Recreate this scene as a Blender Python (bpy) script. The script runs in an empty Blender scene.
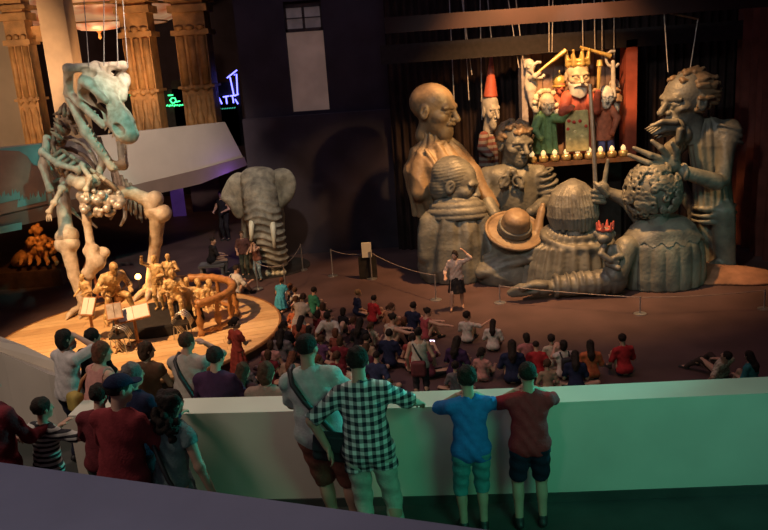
import bpy, math, random
import numpy as np
from mathutils import Matrix, Vector

# ------------------------------------------------------------------ camera
FPX, CX, CY = 800.0, 384.0, 265.0
PITCH, ROLL, CAMZ = math.radians(15), math.radians(4), 7.3
FW = np.array([0, math.cos(PITCH), -math.sin(PITCH)])
_r0 = np.array([1.0, 0, 0]); _u0 = np.cross(_r0, FW)
RT = _r0 * math.cos(ROLL) - _u0 * math.sin(ROLL)
UP = _u0 * math.cos(ROLL) + _r0 * math.sin(ROLL)
CAM = np.array([0, 0, CAMZ])
scene = bpy.context.scene
C = scene.collection
cam = bpy.data.cameras.new('camera'); camo = bpy.data.objects.new('camera', cam); C.objects.link(camo)
camo.matrix_world = Matrix([[RT[i], UP[i], -FW[i], CAM[i]] for i in range(3)] + [[0, 0, 0, 1]])
cam.sensor_width = 36; cam.lens = FPX / 768 * 36; cam.clip_start = 0.05; cam.clip_end = 200
scene.camera = camo

def ray(x, y): return FW * FPX + RT * (x - CX) - UP * (y - CY)
def at_z(x, y, z):
    d = ray(x, y); return CAM + d * ((z - CAMZ) / d[2])
def at_y(x, y, Y):
    d = ray(x, y); return CAM + d * (Y / d[1])
def at_plane(x, y, p, q):
    """hit of the sight line with the upright plane through plan points p, q"""
    d = ray(x, y); n = np.array([q[1] - p[1], p[0] - q[0]])
    t = (n[0] * (p[0] - CAM[0]) + n[1] * (p[1] - CAM[1])) / (n[0] * d[0] + n[1] * d[1]); return CAM + d * t
def pxm(p): return FPX / float((np.asarray(p) - CAM) @ FW)      # pixels per metre at p

# ------------------------------------------------------------------ world, exposure, lights
scene.view_settings.view_transform = 'Standard'
scene.view_settings.look = 'None'
scene.view_settings.exposure = 0.0
scene.view_settings.gamma = 1.0
world = bpy.data.worlds.new('world'); scene.world = world; world.use_nodes = True
world.node_tree.nodes['Background'].inputs[0].default_value = (0.030, 0.020, 0.030, 1)
world.node_tree.nodes['Background'].inputs[1].default_value = 0.75

def spot(name, loc, aim, power, col, size=30, blend=0.5, rad=0.15):
    l = bpy.data.lights.new(name, 'SPOT'); l.energy = power; l.color = col
    l.spot_size = math.radians(size); l.spot_blend = blend; l.shadow_soft_size = rad
    o = bpy.data.objects.new(name, l); C.objects.link(o); o.location = loc
    o.rotation_euler = (Vector(aim) - Vector(loc)).to_track_quat('-Z', 'Y').to_euler(); return o
def point(name, loc, power, col, rad=0.1):
    l = bpy.data.lights.new(name, 'POINT'); l.energy = power; l.color = col; l.shadow_soft_size = rad
    o = bpy.data.objects.new(name, l); C.objects.link(o); o.location = loc; return o
def area(name, loc, aim, power, col, sx, sy):
    l = bpy.data.lights.new(name, 'AREA'); l.energy = power; l.color = col; l.shape = 'RECTANGLE'; l.size = sx; l.size_y = sy
    o = bpy.data.objects.new(name, l); C.objects.link(o); o.location = loc
    o.rotation_euler = (Vector(aim) - Vector(loc)).to_track_quat('-Z', 'Y').to_euler(); return o

spot('front_fill_on_giants', (-1.5, 9.5, 12.8), (5.5, 24.0, 3.6), 2400, (0.95, 1.0, 0.88), 40, 0.6, 0.3)
spot('amber_on_giants', (4.6, 21.6, 11.6), (5.2, 25.2, 2.0), 9500, (1.0, 0.50, 0.17), 80, 0.8, 0.25)
spot('amber_on_bald_giant', (6.2, 21.5, 8.6), (1.7, 26.3, 4.9), 1900, (1.0, 0.60, 0.22), 24, 0.7, 0.15)
spot('puppet_theatre_spot', (5.6, 20.5, 10.5), (6.6, 26.6, 5.0), 800, (1.0, 0.85, 0.62), 24, 0.5, 0.15)
spot('green_on_giants', (10.5, 13.0, 5.5), (8.5, 23.0, 1.8), 500, (0.4, 1.0, 0.7), 30, 0.7, 0.2)
spot('stage_spot', (-9.5, 16.0, 11.0), (-7.0, 21.5, 0.4), 10500, (1.0, 0.57, 0.26), 46, 0.6, 0.2)
spot('bones_warm', (-13.5, 17.0, 10.0), (-8.5, 24.3, 4.0), 1700, (1.0, 0.80, 0.62), 40, 0.6, 0.2)
spot('bones_teal', (-3.0, 16.5, 12.0), (-7.6, 23.0, 5.8), 2100, (0.25, 1.0, 0.85), 22, 0.7, 0.2)
spot('fossil_amber', (-11.6, 26.6, 2.7), (-12.9, 28.4, 1.0), 90, (1.0, 0.42, 0.10), 80, 0.7, 0.1)
spot('green_on_parapet', (2.4, 1.6, 7.4), (1.8, 7.0, 3.2), 430, (0.10, 1.0, 0.56), 66, 0.9, 1.1)
spot('blue_on_parapet', (6.0, 2.0, 9.0), (4.2, 6.8, 3.4), 160, (0.3, 0.6, 1.0), 50, 0.9, 0.8)
spot('teal_rim_on_visitors', (7.5, 9.6, 6.3), (-0.8, 6.7, 4.5), 1700, (0.08, 1.0, 0.82), 34, 0.8, 0.15)
spot('warm_on_ramp', (-6.5, 5.0, 10.0), (-3.6, 8.4, 3.6), 850, (1.0, 0.78, 0.64), 64, 0.9, 0.8)
spot('elephant_spot', (-3.0, 18.5, 11.0), (-4.8, 28.0, 2.0), 2200, (1.0, 0.86, 0.62), 26, 0.6, 0.2)
spot('balcony_wash', (-3.5, 20.0, 11.0), (-8.5, 29.0, 4.2), 4200, (1.0, 0.80, 0.62), 46, 0.8, 0.3)
spot('columns_wash', (-7.6, 27.2, 6.0), (-11.5, 34.5, 9.0), 1300, (1.0, 0.58, 0.28), 66, 0.8, 0.3)
spot('columns_wash_side', (-13.2, 25.0, 7.0), (-13.0, 33.0, 8.4), 1500, (1.0, 0.64, 0.36), 76, 0.4, 0.3)
spot('floor_wash', (4.5, 14.0, 12.5), (5.0, 19.8, 0.0), 900, (1.0, 0.46, 0.36), 60, 0.9, 0.3)
spot('crowd_wash', (-6.5, 13.0, 11.0), (0.0, 18.0, 0.5), 2000, (1.0, 0.62, 0.46), 50, 0.9, 0.3)
point('violet_by_elephant', (-5.55, 31.5, 2.75), 22, (0.22, 0.08, 1.0), 0.15)
spot('pit_warm_spill', (-1.5, 13.5, 12.0), (-0.5, 7.4, 4.0), 1150, (1.0, 0.68, 0.55), 56, 0.9, 0.5)
area('house_fill', (-1.0, 22.0, 13.9), (-1.0, 22.0, 0.0), 240, (0.86, 0.72, 1.0), 16, 16)
spot('ledge_violet', (-2.2, -0.6, 8.0), (-0.3, 1.6, 6.3), 95, (0.85, 0.86, 1.0), 90, 0.8, 0.4)


# ------------------------------------------------------------------ materials
MATS = {}
def mat(name, col, rough=0.7, var=0.25, scale=6.0, bump=0.0, bscale=None, metal=0.0, emit=0.0, col2=None, spec=0.4, trans=0.0):
    if name in MATS: return MATS[name]
    m = bpy.data.materials.new(name); m.use_nodes = True; MATS[name] = m
    nt = m.node_tree; N = nt.nodes; L = nt.links; b = N['Principled BSDF']
    b.inputs['Roughness'].default_value = rough; b.inputs['Metallic'].default_value = metal
    b.inputs['Specular IOR Level'].default_value = spec
    tc = N.new('ShaderNodeTexCoord'); no = N.new('ShaderNodeTexNoise')
    no.inputs['Scale'].default_value = scale; no.inputs['Detail'].default_value = 4
    L.new(tc.outputs['Object'], no.inputs['Vector'])
    mx = N.new('ShaderNodeMix'); mx.data_type = 'RGBA'
    c1 = col2 if col2 else tuple(c * (1 - var) for c in col)
    c2 = col if col2 else tuple(min(1, c * (1 + var)) for c in col)
    mx.inputs['A'].default_value = (*c1, 1); mx.inputs['B'].default_value = (*c2, 1)
    mr = N.new('ShaderNodeMapRange'); mr.inputs['From Min'].default_value = 0.35; mr.inputs['From Max'].default_value = 0.65
    L.new(no.outputs['Fac'], mr.inputs['Value']); L.new(mr.outputs['Result'], mx.inputs['Factor'])
    L.new(mx.outputs['Result'], b.inputs['Base Color'])
    if bump:
        n2 = N.new('ShaderNodeTexNoise'); n2.inputs['Scale'].default_value = bscale or scale * 4; n2.inputs['Detail'].default_value = 3
        L.new(tc.outputs['Object'], n2.inputs['Vector'])
        bp = N.new('ShaderNodeBump'); bp.inputs['Strength'].default_value = bump; bp.inputs['Distance'].default_value = 0.05
        L.new(n2.outputs['Fac'], bp.inputs['Height']); L.new(bp.outputs['Normal'], b.inputs['Normal'])
    if emit:
        L.new(mx.outputs['Result'], b.inputs['Emission Color']); b.inputs['Emission Strength'].default_value = emit
    if trans:
        b.inputs['Transmission Weight'].default_value = trans
    return m
def cloth(col, var=0.12):
    return mat('cloth_%.2f_%.2f_%.2f' % col, col, 0.9, var, 14, 0.25, 60, spec=0.15)
def check_mat(name, ca, cb, size=0.04):
    """woven check: warp and weft stripes multiply, so the crossings are darkest"""
    m = bpy.data.materials.new(name); m.use_nodes = True; MATS[name] = m
    nt = m.node_tree; N = nt.nodes; L = nt.links; b = N['Principled BSDF']; b.inputs['Roughness'].default_value = 0.9
    tc = N.new('ShaderNodeTexCoord'); sp = N.new('ShaderNodeSeparateXYZ'); L.new(tc.outputs['Object'], sp.inputs[0])
    outs = []
    for ax in ('X', 'Z'):
        a = N.new('ShaderNodeMath'); a.operation = 'MULTIPLY'; a.inputs[1].default_value = 1 / (2 * size); L.new(sp.outputs[ax], a.inputs[0])
        f = N.new('ShaderNodeMath'); f.operation = 'FRACT'; L.new(a.outputs[0], f.inputs[0])
        g = N.new('ShaderNodeMath'); g.operation = 'GREATER_THAN'; g.inputs[1].default_value = 0.5; L.new(f.outputs[0], g.inputs[0])
        outs.append(g)
    s = N.new('ShaderNodeMath'); s.operation = 'ADD'; L.new(outs[0].outputs[0], s.inputs[0]); L.new(outs[1].outputs[0], s.inputs[1])
    h = N.new('ShaderNodeMath'); h.operation = 'MULTIPLY'; h.inputs[1].default_value = 0.5; L.new(s.outputs[0], h.inputs[0])
    r = N.new('ShaderNodeValToRGB'); r.color_ramp.interpolation = 'CONSTANT'
    e = r.color_ramp.elements; e[0].color = (*ca, 1); e[1].position = 0.8; e[1].color = (*cb, 1)
    k = e.new(0.3); k.color = (*[(x * .3 + y * .7) for x, y in zip(ca, cb)], 1)
    L.new(h.outputs[0], r.inputs[0]); L.new(r.outputs[0], b.inputs['Base Color']); return m
def stripe_mat(name, ca, cb, size=0.03, axis='Z'):
    m = bpy.data.materials.new(name); m.use_nodes = True; MATS[name] = m
    nt = m.node_tree; N = nt.nodes; L = nt.links; b = N['Principled BSDF']; b.inputs['Roughness'].default_value = 0.9
    tc = N.new('ShaderNodeTexCoord'); sp = N.new('ShaderNodeSeparateXYZ'); L.new(tc.outputs['Object'], sp.inputs[0])
    a = N.new('ShaderNodeMath'); a.operation = 'MULTIPLY'; a.inputs[1].default_value = 1 / (2 * size); L.new(sp.outputs[axis], a.inputs[0])
    f = N.new('ShaderNodeMath'); f.operation = 'FRACT'; L.new(a.outputs[0], f.inputs[0])
    r = N.new('ShaderNodeValToRGB'); r.color_ramp.interpolation = 'CONSTANT'
    e = r.color_ramp.elements; e[0].color = (*ca, 1); e[1].position = 0.5; e[1].color = (*cb, 1)
    L.new(f.outputs[0], r.inputs[0]); L.new(r.outputs[0], b.inputs['Base Color']); return m

# ------------------------------------------------------------------ objects
def mesh_obj(name, verts, faces, m, parent=None, loc=(0, 0, 0), smooth=False, local=False):
    """verts in world space; stored relative to loc (or to the parent's place)"""
    base = np.zeros(3) if local else np.array(parent_loc(parent)) if parent else np.array(loc, float)
    v = np.asarray(verts, np.float32) - base.astype(np.float32)
    me = bpy.data.meshes.new(name)
    if isinstance(faces, np.ndarray):
        n = len(faces); k = faces.shape[1]
        me.vertices.add(len(v)); me.vertices.foreach_set('co', v.ravel())
        me.loops.add(n * k); me.loops.foreach_set('vertex_index', faces.astype(np.int32).ravel())
        me.polygons.add(n); me.polygons.foreach_set('loop_start', np.arange(n, dtype=np.int32) * k)
        me.update(calc_edges=True); me.validate()
    else:
        me.from_pydata([tuple(p) for p in v], [], faces); me.update()
    if smooth: me.polygons.foreach_set('use_smooth', [True] * len(me.polygons)); me.update()
    me.materials.append(m)
    o = bpy.data.objects.new(name, me); C.objects.link(o)
    if parent: o.parent = parent
    else: o.location = tuple(float(t) for t in loc)
    return o
def parent_loc(p):
    l = np.zeros(3)
    while p is not None:
        l = l + np.array(p.location); p = p.parent
    return l
def thing(name, label, cat, loc=(0, 0, 0), group=None):
    o = bpy.data.objects.new(name, None); C.objects.link(o); o.location = tuple(float(t) for t in loc); o.empty_display_size = 0.2
    return tag(o, label, cat, group)
def tag(o, label, cat, group=None, kind=None):
    o['label'] = label; o['category'] = cat
    if group: o['group'] = group
    if kind: o['kind'] = kind
    return o
def struct(o, label=None, cat=None):
    o['kind'] = 'structure'
    if label: o['label'] = label; o['category'] = cat
    return o

class MB:
    """collects simple solids in world space"""
    def __init__(s): s.v = []; s.f = []
    def add(s, vs, fs):
        n = len(s.v); s.v += [tuple(map(float, p)) for p in vs]; s.f += [tuple(i + n for i in q) for q in fs]; return s
    def box(s, c, half, R=None):
        c = np.array(c, float); vs = []
        for z in (-1, 1):
            for y in (-1, 1):
                for x in (-1, 1):
                    p = np.array([x, y, z]) * np.array(half); vs.append(c + (R @ p if R is not None else p))
        return s.add(vs, [(0, 2, 3, 1), (4, 5, 7, 6), (0, 1, 5, 4), (2, 6, 7, 3), (0, 4, 6, 2), (1, 3, 7, 5)])
    def tube(s, pts, r, n=8, caps=True):
        pts = [np.array(p, float) for p in pts]; rs = r if hasattr(r, '__len__') else [r] * len(pts)
        t0 = pts[1] - pts[0]; a = np.array([0, 0, 1.0]) if abs(t0[2]) < 0.9 * np.linalg.norm(t0) else np.array([1.0, 0, 0])
        u = np.cross(t0, a); u /= np.linalg.norm(u); vs = []
        for i, p in enumerate(pts):
            t = pts[min(i + 1, len(pts) - 1)] - pts[max(i - 1, 0)]; t = t / (np.linalg.norm(t) + 1e-9)
            u = u - t * (u @ t); u /= np.linalg.norm(u) + 1e-9; w = np.cross(t, u)
            for k in range(n):
                g = 2 * math.pi * k / n; vs.append(p + rs[i] * (math.cos(g) * u + math.sin(g) * w))
        fs = [(i * n + k, i * n + (k + 1) % n, (i + 1) * n + (k + 1) % n, (i + 1) * n + k) for i in range(len(pts) - 1) for k in range(n)]
        if caps: fs += [tuple(range(n - 1, -1, -1)), tuple((len(pts) - 1) * n + k for k in range(n))]
        return s.add(vs, fs)
    def lathe(s, c, prof, n=24, R=None):
        c = np.array(c, float); vs = []
        for (r, z) in prof:
            for k in range(n):
                g = 2 * math.pi * k / n; p = np.array([r * math.cos(g), r * math.sin(g), z]); vs.append(c + (R @ p if R is not None else p))
        m = len(prof)
        fs = [(i * n + k, i * n + (k + 1) % n, (i + 1) * n + (k + 1) % n, (i + 1) * n + k) for i in range(m - 1) for k in range(n)]
        fs += [tuple(range(n - 1, -1, -1)), tuple((m - 1) * n + k for k in range(n))]
        return s.add(vs, fs)
    def prism(s, poly, z0, z1):
        """plan polygon raised from z0 to z1 (numbers or one per corner)"""
        n = len(poly); a = z0 if hasattr(z0, '__len__') else [z0] * n; b = z1 if hasattr(z1, '__len__') else [z1] * n
        vs = [(p[0], p[1], a[i]) for i, p in enumerate(poly)] + [(p[0], p[1], b[i]) for i, p in enumerate(poly)]
        return s.add(vs, [tuple(range(n - 1, -1, -1)), tuple(range(n, 2 * n))] + [(i, (i + 1) % n, n + (i + 1) % n, n + i) for i in range(n)])
    def obj(s, name, m, parent=None, loc=(0, 0, 0), smooth=False, local=False):
        return mesh_obj(name, s.v, s.f, m, parent, loc, smooth, local)

# ------------------------------------------------------------------ solid modelling on a grid (smooth unions, meshed by surface nets)
def _v(p): return np.array(p, np.float64)
def rot(ax, deg):
    return np.array(Matrix.Rotation(math.radians(deg), 3, ax))
def frame(fwd, up=(0, 0, 1)):
    """columns: right, forward, up"""
    f = _v(fwd); f /= np.linalg.norm(f); u = _v(up); r = np.cross(f, u); r /= np.linalg.norm(r); u = np.cross(r, f)
    return np.stack([r, f, u], 1)
class SDF:
    def __init__(s, lo, hi, h):
        s.lo = _v(lo); s.h = h; s.n = np.maximum(np.ceil((_v(hi) - s.lo) / h).astype(int) + 1, 4)
        s.ax = [(s.lo[i] + h * np.arange(s.n[i])).astype(np.float32) for i in range(3)]
        s.f = np.full(tuple(s.n), 9.0, np.float32)
    def blk(s, lo, hi, pad):
        a = np.clip(np.floor((_v(lo) - pad - s.lo) / s.h).astype(int), 0, s.n); b = np.clip(np.ceil((_v(hi) + pad - s.lo) / s.h).astype(int) + 1, 0, s.n)
        if np.any(b <= a): return None, None
        sl = tuple(slice(a[i], b[i]) for i in range(3))
        X = s.ax[0][sl[0]][:, None, None]; Y = s.ax[1][sl[1]][None, :, None]; Z = s.ax[2][sl[2]][None, None, :]
        return sl, (X, Y, Z)
    def put(s, sl, d, k, sub=False):
        f = s.f[sl]
        if sub: d = -d
        if k > 0:
            h = np.maximum(k - np.abs(f - d), 0) / k; e = h * h * (k * 0.25)
            s.f[sl] = np.maximum(f, d) + e if sub else np.minimum(f, d) - e
        else: s.f[sl] = np.maximum(f, d) if sub else np.minimum(f, d)
    def cap(s, a, b, ra, rb=None, k=0.03, sub=False):
        rb = ra if rb is None else rb; a = _v(a); b = _v(b); m = max(ra, rb)
        sl, P = s.blk(np.minimum(a, b) - m, np.maximum(a, b) + m, k + 3 * s.h)
        if sl is None: return s
        ba = b - a; q = [P[i] - a[i] for i in range(3)]; L = float(ba @ ba) + 1e-12
        t = np.clip((q[0] * ba[0] + q[1] * ba[1] + q[2] * ba[2]) / L, 0, 1)
        d = np.sqrt((q[0] - t * ba[0]) ** 2 + (q[1] - t * ba[1]) ** 2 + (q[2] - t * ba[2]) ** 2) - (ra + (rb - ra) * t)
        s.put(sl, d.astype(np.float32), k, sub); return s
    def chain(s, pts, rs, k=0.03, sub=False):
        for i in range(len(pts) - 1): s.cap(pts[i], pts[i + 1], rs[i], rs[i + 1], k, sub)
        return s
    def local(s, c, R, P):
        q = [P[i] - c[i] for i in range(3)]
        if R is None: return [q[0] + 0 * q[1] + 0 * q[2], q[1] + 0 * q[0] + 0 * q[2], q[2] + 0 * q[0] + 0 * q[1]]
        return [q[0] * R[0, j] + q[1] * R[1, j] + q[2] * R[2, j] for j in range(3)]
    def ell(s, c, r, R=None, k=0.03, sub=False, fn=None):
        c = _v(c); m = max(r); sl, P = s.blk(c - m, c + m, k + 3 * s.h)
        if sl is None: return s
        q = s.local(c, R, P); k0 = np.sqrt(sum((q[i] / r[i]) ** 2 for i in range(3))) + 1e-6; k1 = np.sqrt(sum((q[i] / r[i] ** 2) ** 2 for i in range(3))) + 1e-6
        d = k0 * (k0 - 1) / k1
        if fn is not None: d = d + fn(*q)
        s.put(sl, d.astype(np.float32), k, sub); return s
    def box(s, c, half, R=None, rd=0.01, k=0.02, sub=False, fn=None):
        c = _v(c); m = float(np.linalg.norm(half)); sl, P = s.blk(c - m, c + m, k + 3 * s.h)
        if sl is None: return s
        q = s.local(c, R, P); e = [np.abs(q[i]) - (half[i] - rd) for i in range(3)]
        d = np.sqrt(sum(np.maximum(t, 0) ** 2 for t in e)) + np.minimum(np.maximum(np.maximum(e[0], e[1]), e[2]), 0) - rd
        if fn is not None: d = d + fn(*q)
        s.put(sl, d.astype(np.float32), k, sub); return s
    def torus(s, c, r1, r2, R=None, k=0.02, sub=False, sy=1.0):
        c = _v(c); m = r1 + r2; sl, P = s.blk(c - m, c + m, k + 3 * s.h)
        if sl is None: return s
        q = s.local(c, R, P); a = np.sqrt(q[0] ** 2 + (q[1] / sy) ** 2) - r1
        s.put(sl, (np.sqrt(a * a + q[2] ** 2) - r2).astype(np.float32), k, sub); return s
    def cone(s, a, b, ra, rb, sq=(1, 1), R=None, k=0.04, fn=None):
        """upright skirt-like solid between heights a[2] and b[2], elliptic section (rx, ry), fn(theta, t) added to the radius"""
        a = _v(a); b = _v(b); m = max(ra, rb) * max(sq) * 1.25; sl, P = s.blk(np.minimum(a, b) - m, np.maximum(a, b) + m, k + 3 * s.h)
        if sl is None: return s
        z0, z1 = a[2], b[2]; t = np.clip((P[2] - z0) / (z1 - z0), 0, 1)
        x = P[0] - (a[0] + (b[0] - a[0]) * t); y = P[1] - (a[1] + (b[1] - a[1]) * t)
        if R is not None: x, y = x * R[0, 0] + y * R[1, 0], x * R[0, 1] + y * R[1, 1]
        x = x / sq[0]; y = y / sq[1]; r = np.sqrt(x * x + y * y); rad = ra + (rb - ra) * t
        if fn is not None: rad = rad + fn(np.arctan2(y, x), t)
        d = (r - rad) * min(sq); zc = np.maximum(min(z0, z1) - P[2], P[2] - max(z0, z1))
        s.put(sl, np.maximum(d, zc + 0 * d).astype(np.float32), k); return s
    def rev(s, c, prof, sq=(1, 1), fn=None, k=0.04, lean=(0, 0)):
        """upright turned body: prof = [(z, radius)...] measured from c, elliptic section sq, fn(theta, z) added to the radius"""
        c = _v(c); zs = np.array([p[0] for p in prof]); rs = np.array([p[1] for p in prof]); m = rs.max() * max(sq) * 1.25
        sl, P = s.blk((c[0] - m, c[1] - m, c[2] + zs[0]), (c[0] + m, c[1] + m, c[2] + zs[-1]), k + 3 * s.h)
        if sl is None: return s
        z = P[2] - c[2]; t = (z - zs[0]) / (zs[-1] - zs[0]); x = (P[0] - c[0] - lean[0] * t) / sq[0]; y = (P[1] - c[1] - lean[1] * t) / sq[1]
        rad = np.interp(z, zs, rs); r = np.sqrt(x * x + y * y)
        if fn is not None: rad = rad + fn(np.arctan2(y, x), z)
        slope = np.abs(np.interp(z + .05, zs, rs) - np.interp(z - .05, zs, rs)) / .1
        d = (r - rad) * min(sq) / np.sqrt(1 + np.minimum(slope, 3) ** 2); zc = np.maximum(zs[0] - z, z - zs[-1])
        s.put(sl, np.maximum(d, zc + 0 * d).astype(np.float32), k); return s
    def cut(s, o, n):
        """remove what lies on the side n points to"""
        o = _v(o); n = _v(n); n /= np.linalg.norm(n)
        d = (s.ax[0][:, None, None] - o[0]) * n[0] + (s.ax[1][None, :, None] - o[1]) * n[1] + (s.ax[2][None, None, :] - o[2]) * n[2]
        s.f = np.maximum(s.f, d.astype(np.float32)); return s
    def warp(s, fn):
        """add fn(x, y, z) to the distance where the surface is near"""
        s.f = np.where(s.f < 5, s.f + fn(s.ax[0][:, None, None], s.ax[1][None, :, None], s.ax[2][None, None, :]), s.f).astype(np.float32); return s
    def mesh(s):
        f = np.pad(s.f, 1, constant_values=9.0); ins = f < 0; n = np.array(f.shape) - 1
        cnt = np.zeros(tuple(n), np.int8)
        corner = [(i, j, k) for i in (0, 1) for j in (0, 1) for k in (0, 1)]
        for (i, j, k) in corner: cnt += ins[i:i + n[0], j:j + n[1], k:k + n[2]]
        cells = np.argwhere((cnt > 0) & (cnt < 8))
        if len(cells) == 0: return np.zeros((0, 3)), np.zeros((0, 4), int)
        vals = np.stack([f[cells[:, 0] + i, cells[:, 1] + j, cells[:, 2] + k] for (i, j, k) in corner], 1)
        acc = np.zeros((len(cells), 3)); num = np.zeros(len(cells))
        co = np.array(corner, float)
        for a in range(8):
            for b in range(a + 1, 8):
                if np.abs(co[a] - co[b]).sum() != 1: continue
                m = (vals[:, a] < 0) != (vals[:, b] < 0); t = vals[m, a] / (vals[m, a] - vals[m, b])
                acc[m] += co[a] + t[:, None] * (co[b] - co[a]); num[m] += 1
        v = (cells + acc / num[:, None] - 1) * s.h + s.lo
        vid = np.full(tuple(n), -1, np.int64); vid[tuple(cells.T)] = np.arange(len(cells)); F_ = []
        for ax in range(3):
            o1, o2 = (ax + 1) % 3, (ax + 2) % 3
            sa = [slice(None)] * 3; sb = [slice(None)] * 3; sa[ax] = slice(0, -1); sb[ax] = slice(1, None)
            e = np.argwhere(ins[tuple(sa)] != ins[tuple(sb)])
            e = e[(e[:, o1] > 0) & (e[:, o2] > 0) & (e[:, o1] < n[o1]) & (e[:, o2] < n[o2])]
            if len(e) == 0: continue
            inside = ins[tuple(e.T)]; q = []
            for (d1, d2) in ((-1, -1), (0, -1), (0, 0), (-1, 0)):
                c = e.copy(); c[:, o1] += d1; c[:, o2] += d2; q.append(vid[tuple(c.T)])
            q = np.stack(q, 1); q[~inside] = q[~inside][:, ::-1]; F_.append(q)
        return v, np.concatenate(F_)
    def obj(s, name, m, parent=None, loc=(0, 0, 0), local=False):
        v, fc = s.mesh(); return mesh_obj(name, v, fc, m, parent, loc, True, local)

# ------------------------------------------------------------------ the setting
M_cream = mat('cream_plaster', (0.62, 0.55, 0.45), 0.6, 0.06, 1.5)
M_floor = mat('dark_red_floor', (0.078, 0.045, 0.045), 0.6, 0.2, 0.8, 0.05, 30)
M_ramp = mat('dark_ramp_floor', (0.045, 0.05, 0.045), 0.7, 0.2, 2)
M_black = mat('black_wall', (0.036, 0.027, 0.042), 0.9, 0.2, 1.0)
M_curtain = mat('dark_curtain', (0.026, 0.017, 0.017), 0.95, 0.2, 2.0, spec=0.1)
M_redcurtain = mat('red_brown_curtain', (0.09, 0.03, 0.025), 0.9, 0.2, 2.0, spec=0.1)
M_wood = mat('stage_wood', (0.52, 0.30, 0.12), 0.5, 0.22, 3.0, 0.05, 30)
M_darkwood = mat('dark_wood', (0.10, 0.05, 0.03), 0.6, 0.25, 4.0)
M_steel = mat('brushed_steel', (0.55, 0.55, 0.56), 0.35, 0.1, 8, metal=0.9)
M_darkmetal = mat('dark_metal', (0.04, 0.04, 0.045), 0.4, 0.1, 8, metal=0.6)
M_grey = mat('grey_panel', (0.16, 0.15, 0.15), 0.7, 0.1, 2)

struct(MB().box((-2, 27, -0.1), (26, 20, 0.1)).obj('floor', M_floor))

# near parapet: straight to slightly curved wall along the ramp
front = [(-3.22, 7.31), (-2.4, 7.20), (-1.2, 7.07), (0, 6.96), (1.6, 6.83), (3.5, 6.72), (6.5, 6.55)]
back = [(x + 0.03, y + 0.36) for (x, y) in front]
near = struct(MB().prism(front + back[::-1], 0.0, 4.03).obj('wall_front', M_cream))
MB().prism([(x, y - 0.02) for (x, y) in front] + front[::-1], 3.0, 3.09).obj('skirting', M_ramp, near)
struct(MB().prism([(7, 1.2), (6.6, 6.6)] + front[::-1] + [(-3.22, 7.6), (-3.5, 9.2), (-4.75, 9.5), (-7.2, 11.1), (-9.5, 12.5), (-13.0, 14.6), (-13.0, 2.6)], 2.8, 3.0).obj('floor_ramp', M_ramp))
# lower ramp that doubles back beyond the parapet, with its own outer wall
lw = [(-13.0, 14.5, 4.5), (-9.5, 12.3, 4.3), (-7.2, 10.9, 4.15), (-5.6, 9.9, 4.1), (-4.75, 9.3, 4.02), (-4.1, 8.98, 3.84), (-3.3, 8.95, 3.52), (-2.3, 9.0, 3.12), (-1.0, 9.0, 2.75), (1.0, 9.0, 2.3), (4.0, 9.0, 1.7)]
dirs = []
for i in range(len(lw)):
    a = _v(lw[max(i - 1, 0)][:2]); b = _v(lw[min(i + 1, len(lw) - 1)][:2]); t = (b - a) / np.linalg.norm(b - a); dirs.append((-t[1], t[0]))
pol = [(p[0], p[1]) for p in lw]; bk = [(p[0] + 0.3 * d[0], p[1] + 0.3 * d[1]) for p, d in zip(lw, dirs)]
zt = [p[2] for p in lw]
wl = struct(MB().prism(pol + bk[::-1], 0.0, zt + zt[::-1]).obj('wall_lower', M_cream))
struct(MB().prism([(-3.5, 9.2), (-3.2, 7.5), (0.5, 7.2), (4.5, 7.0), (4.5, 9.1), (0.5, 9.1)], [2.8, 2.8, 1.9, 1.0, 1.0, 1.9], [3.0, 3.0, 2.12, 1.25, 1.25, 2.12]).obj('floor_lower', M_ramp))
# the gallery the picture is taken from
M_ledge = mat('pale_ledge', (0.42, 0.38, 0.44), 0.45, 0.08, 3.0)
fa, fb = at_z(-120, 452, 6.3), at_z(520, 543, 6.3)
dv = (fb - fa); dv /= np.linalg.norm(dv); nv = np.array([-dv[1], dv[0], 0]); fa = fa - dv * 0.6; fb = fb + dv * 2.0
gl = struct(MB().prism([fa[:2], fb[:2], fb[:2] - nv[:2] * 0.5, fa[:2] - nv[:2] * 0.5][::-1], 3.0, 6.24).obj('wall_gallery', M_ledge))
MB().prism([fa[:2] + nv[:2] * 0.03, fb[:2] + nv[:2] * 0.03, fb[:2] - nv[:2] * 0.53, fa[:2] - nv[:2] * 0.53][::-1], 6.24, 6.30).obj('coping', M_ledge, gl)

# black back wall with a tall pale window opening, lower part proud
WY = 30.0
w0, w1 = at_y(281, 6, WY), at_y(325, 111, WY)
wx0, wx1, wz0, wz1 = -2.95, -1.60, 5.32, 9.2
bw = struct(MB().box(((-4.72 + wx0) / 2, WY + 0.15, 7), ((wx0 + 4.72) / 2, 0.15, 7)).box(((wx1 + 3.0) / 2, WY + 0.15, 7), ((3.0 - wx1) / 2, 0.15, 7))
            .box(((wx0 + wx1) / 2, WY + 0.15, wz0 / 2), ((wx1 - wx0) / 2, 0.15, wz0 / 2)).box(((wx0 + wx1) / 2, WY + 0.15, (wz1 + 14) / 2), ((wx1 - wx0) / 2, 0.15, (14 - wz1) / 2)).obj('wall_back', M_black))
struct(MB().box((-0.9, WY - 0.15, 2.6), (3.9, 0.15, 2.6)).obj('wall_back_lower', mat('black_wall_lower', (0.040, 0.030, 0.046), 0.85, 0.2, 1.0)))
wn = thing('window_1', 'x', 'x', (wx0, WY, wz0)); del wn['label']; del wn['category']; wn['kind'] = 'structure'
M_pane = mat('dim_window', (0.26, 0.165, 0.135), 0.6, 0.12, 1.2, emit=0.30)
M_frame = mat('window_frame', (0.05, 0.035, 0.035), 0.6)
zs = 8.2
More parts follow.
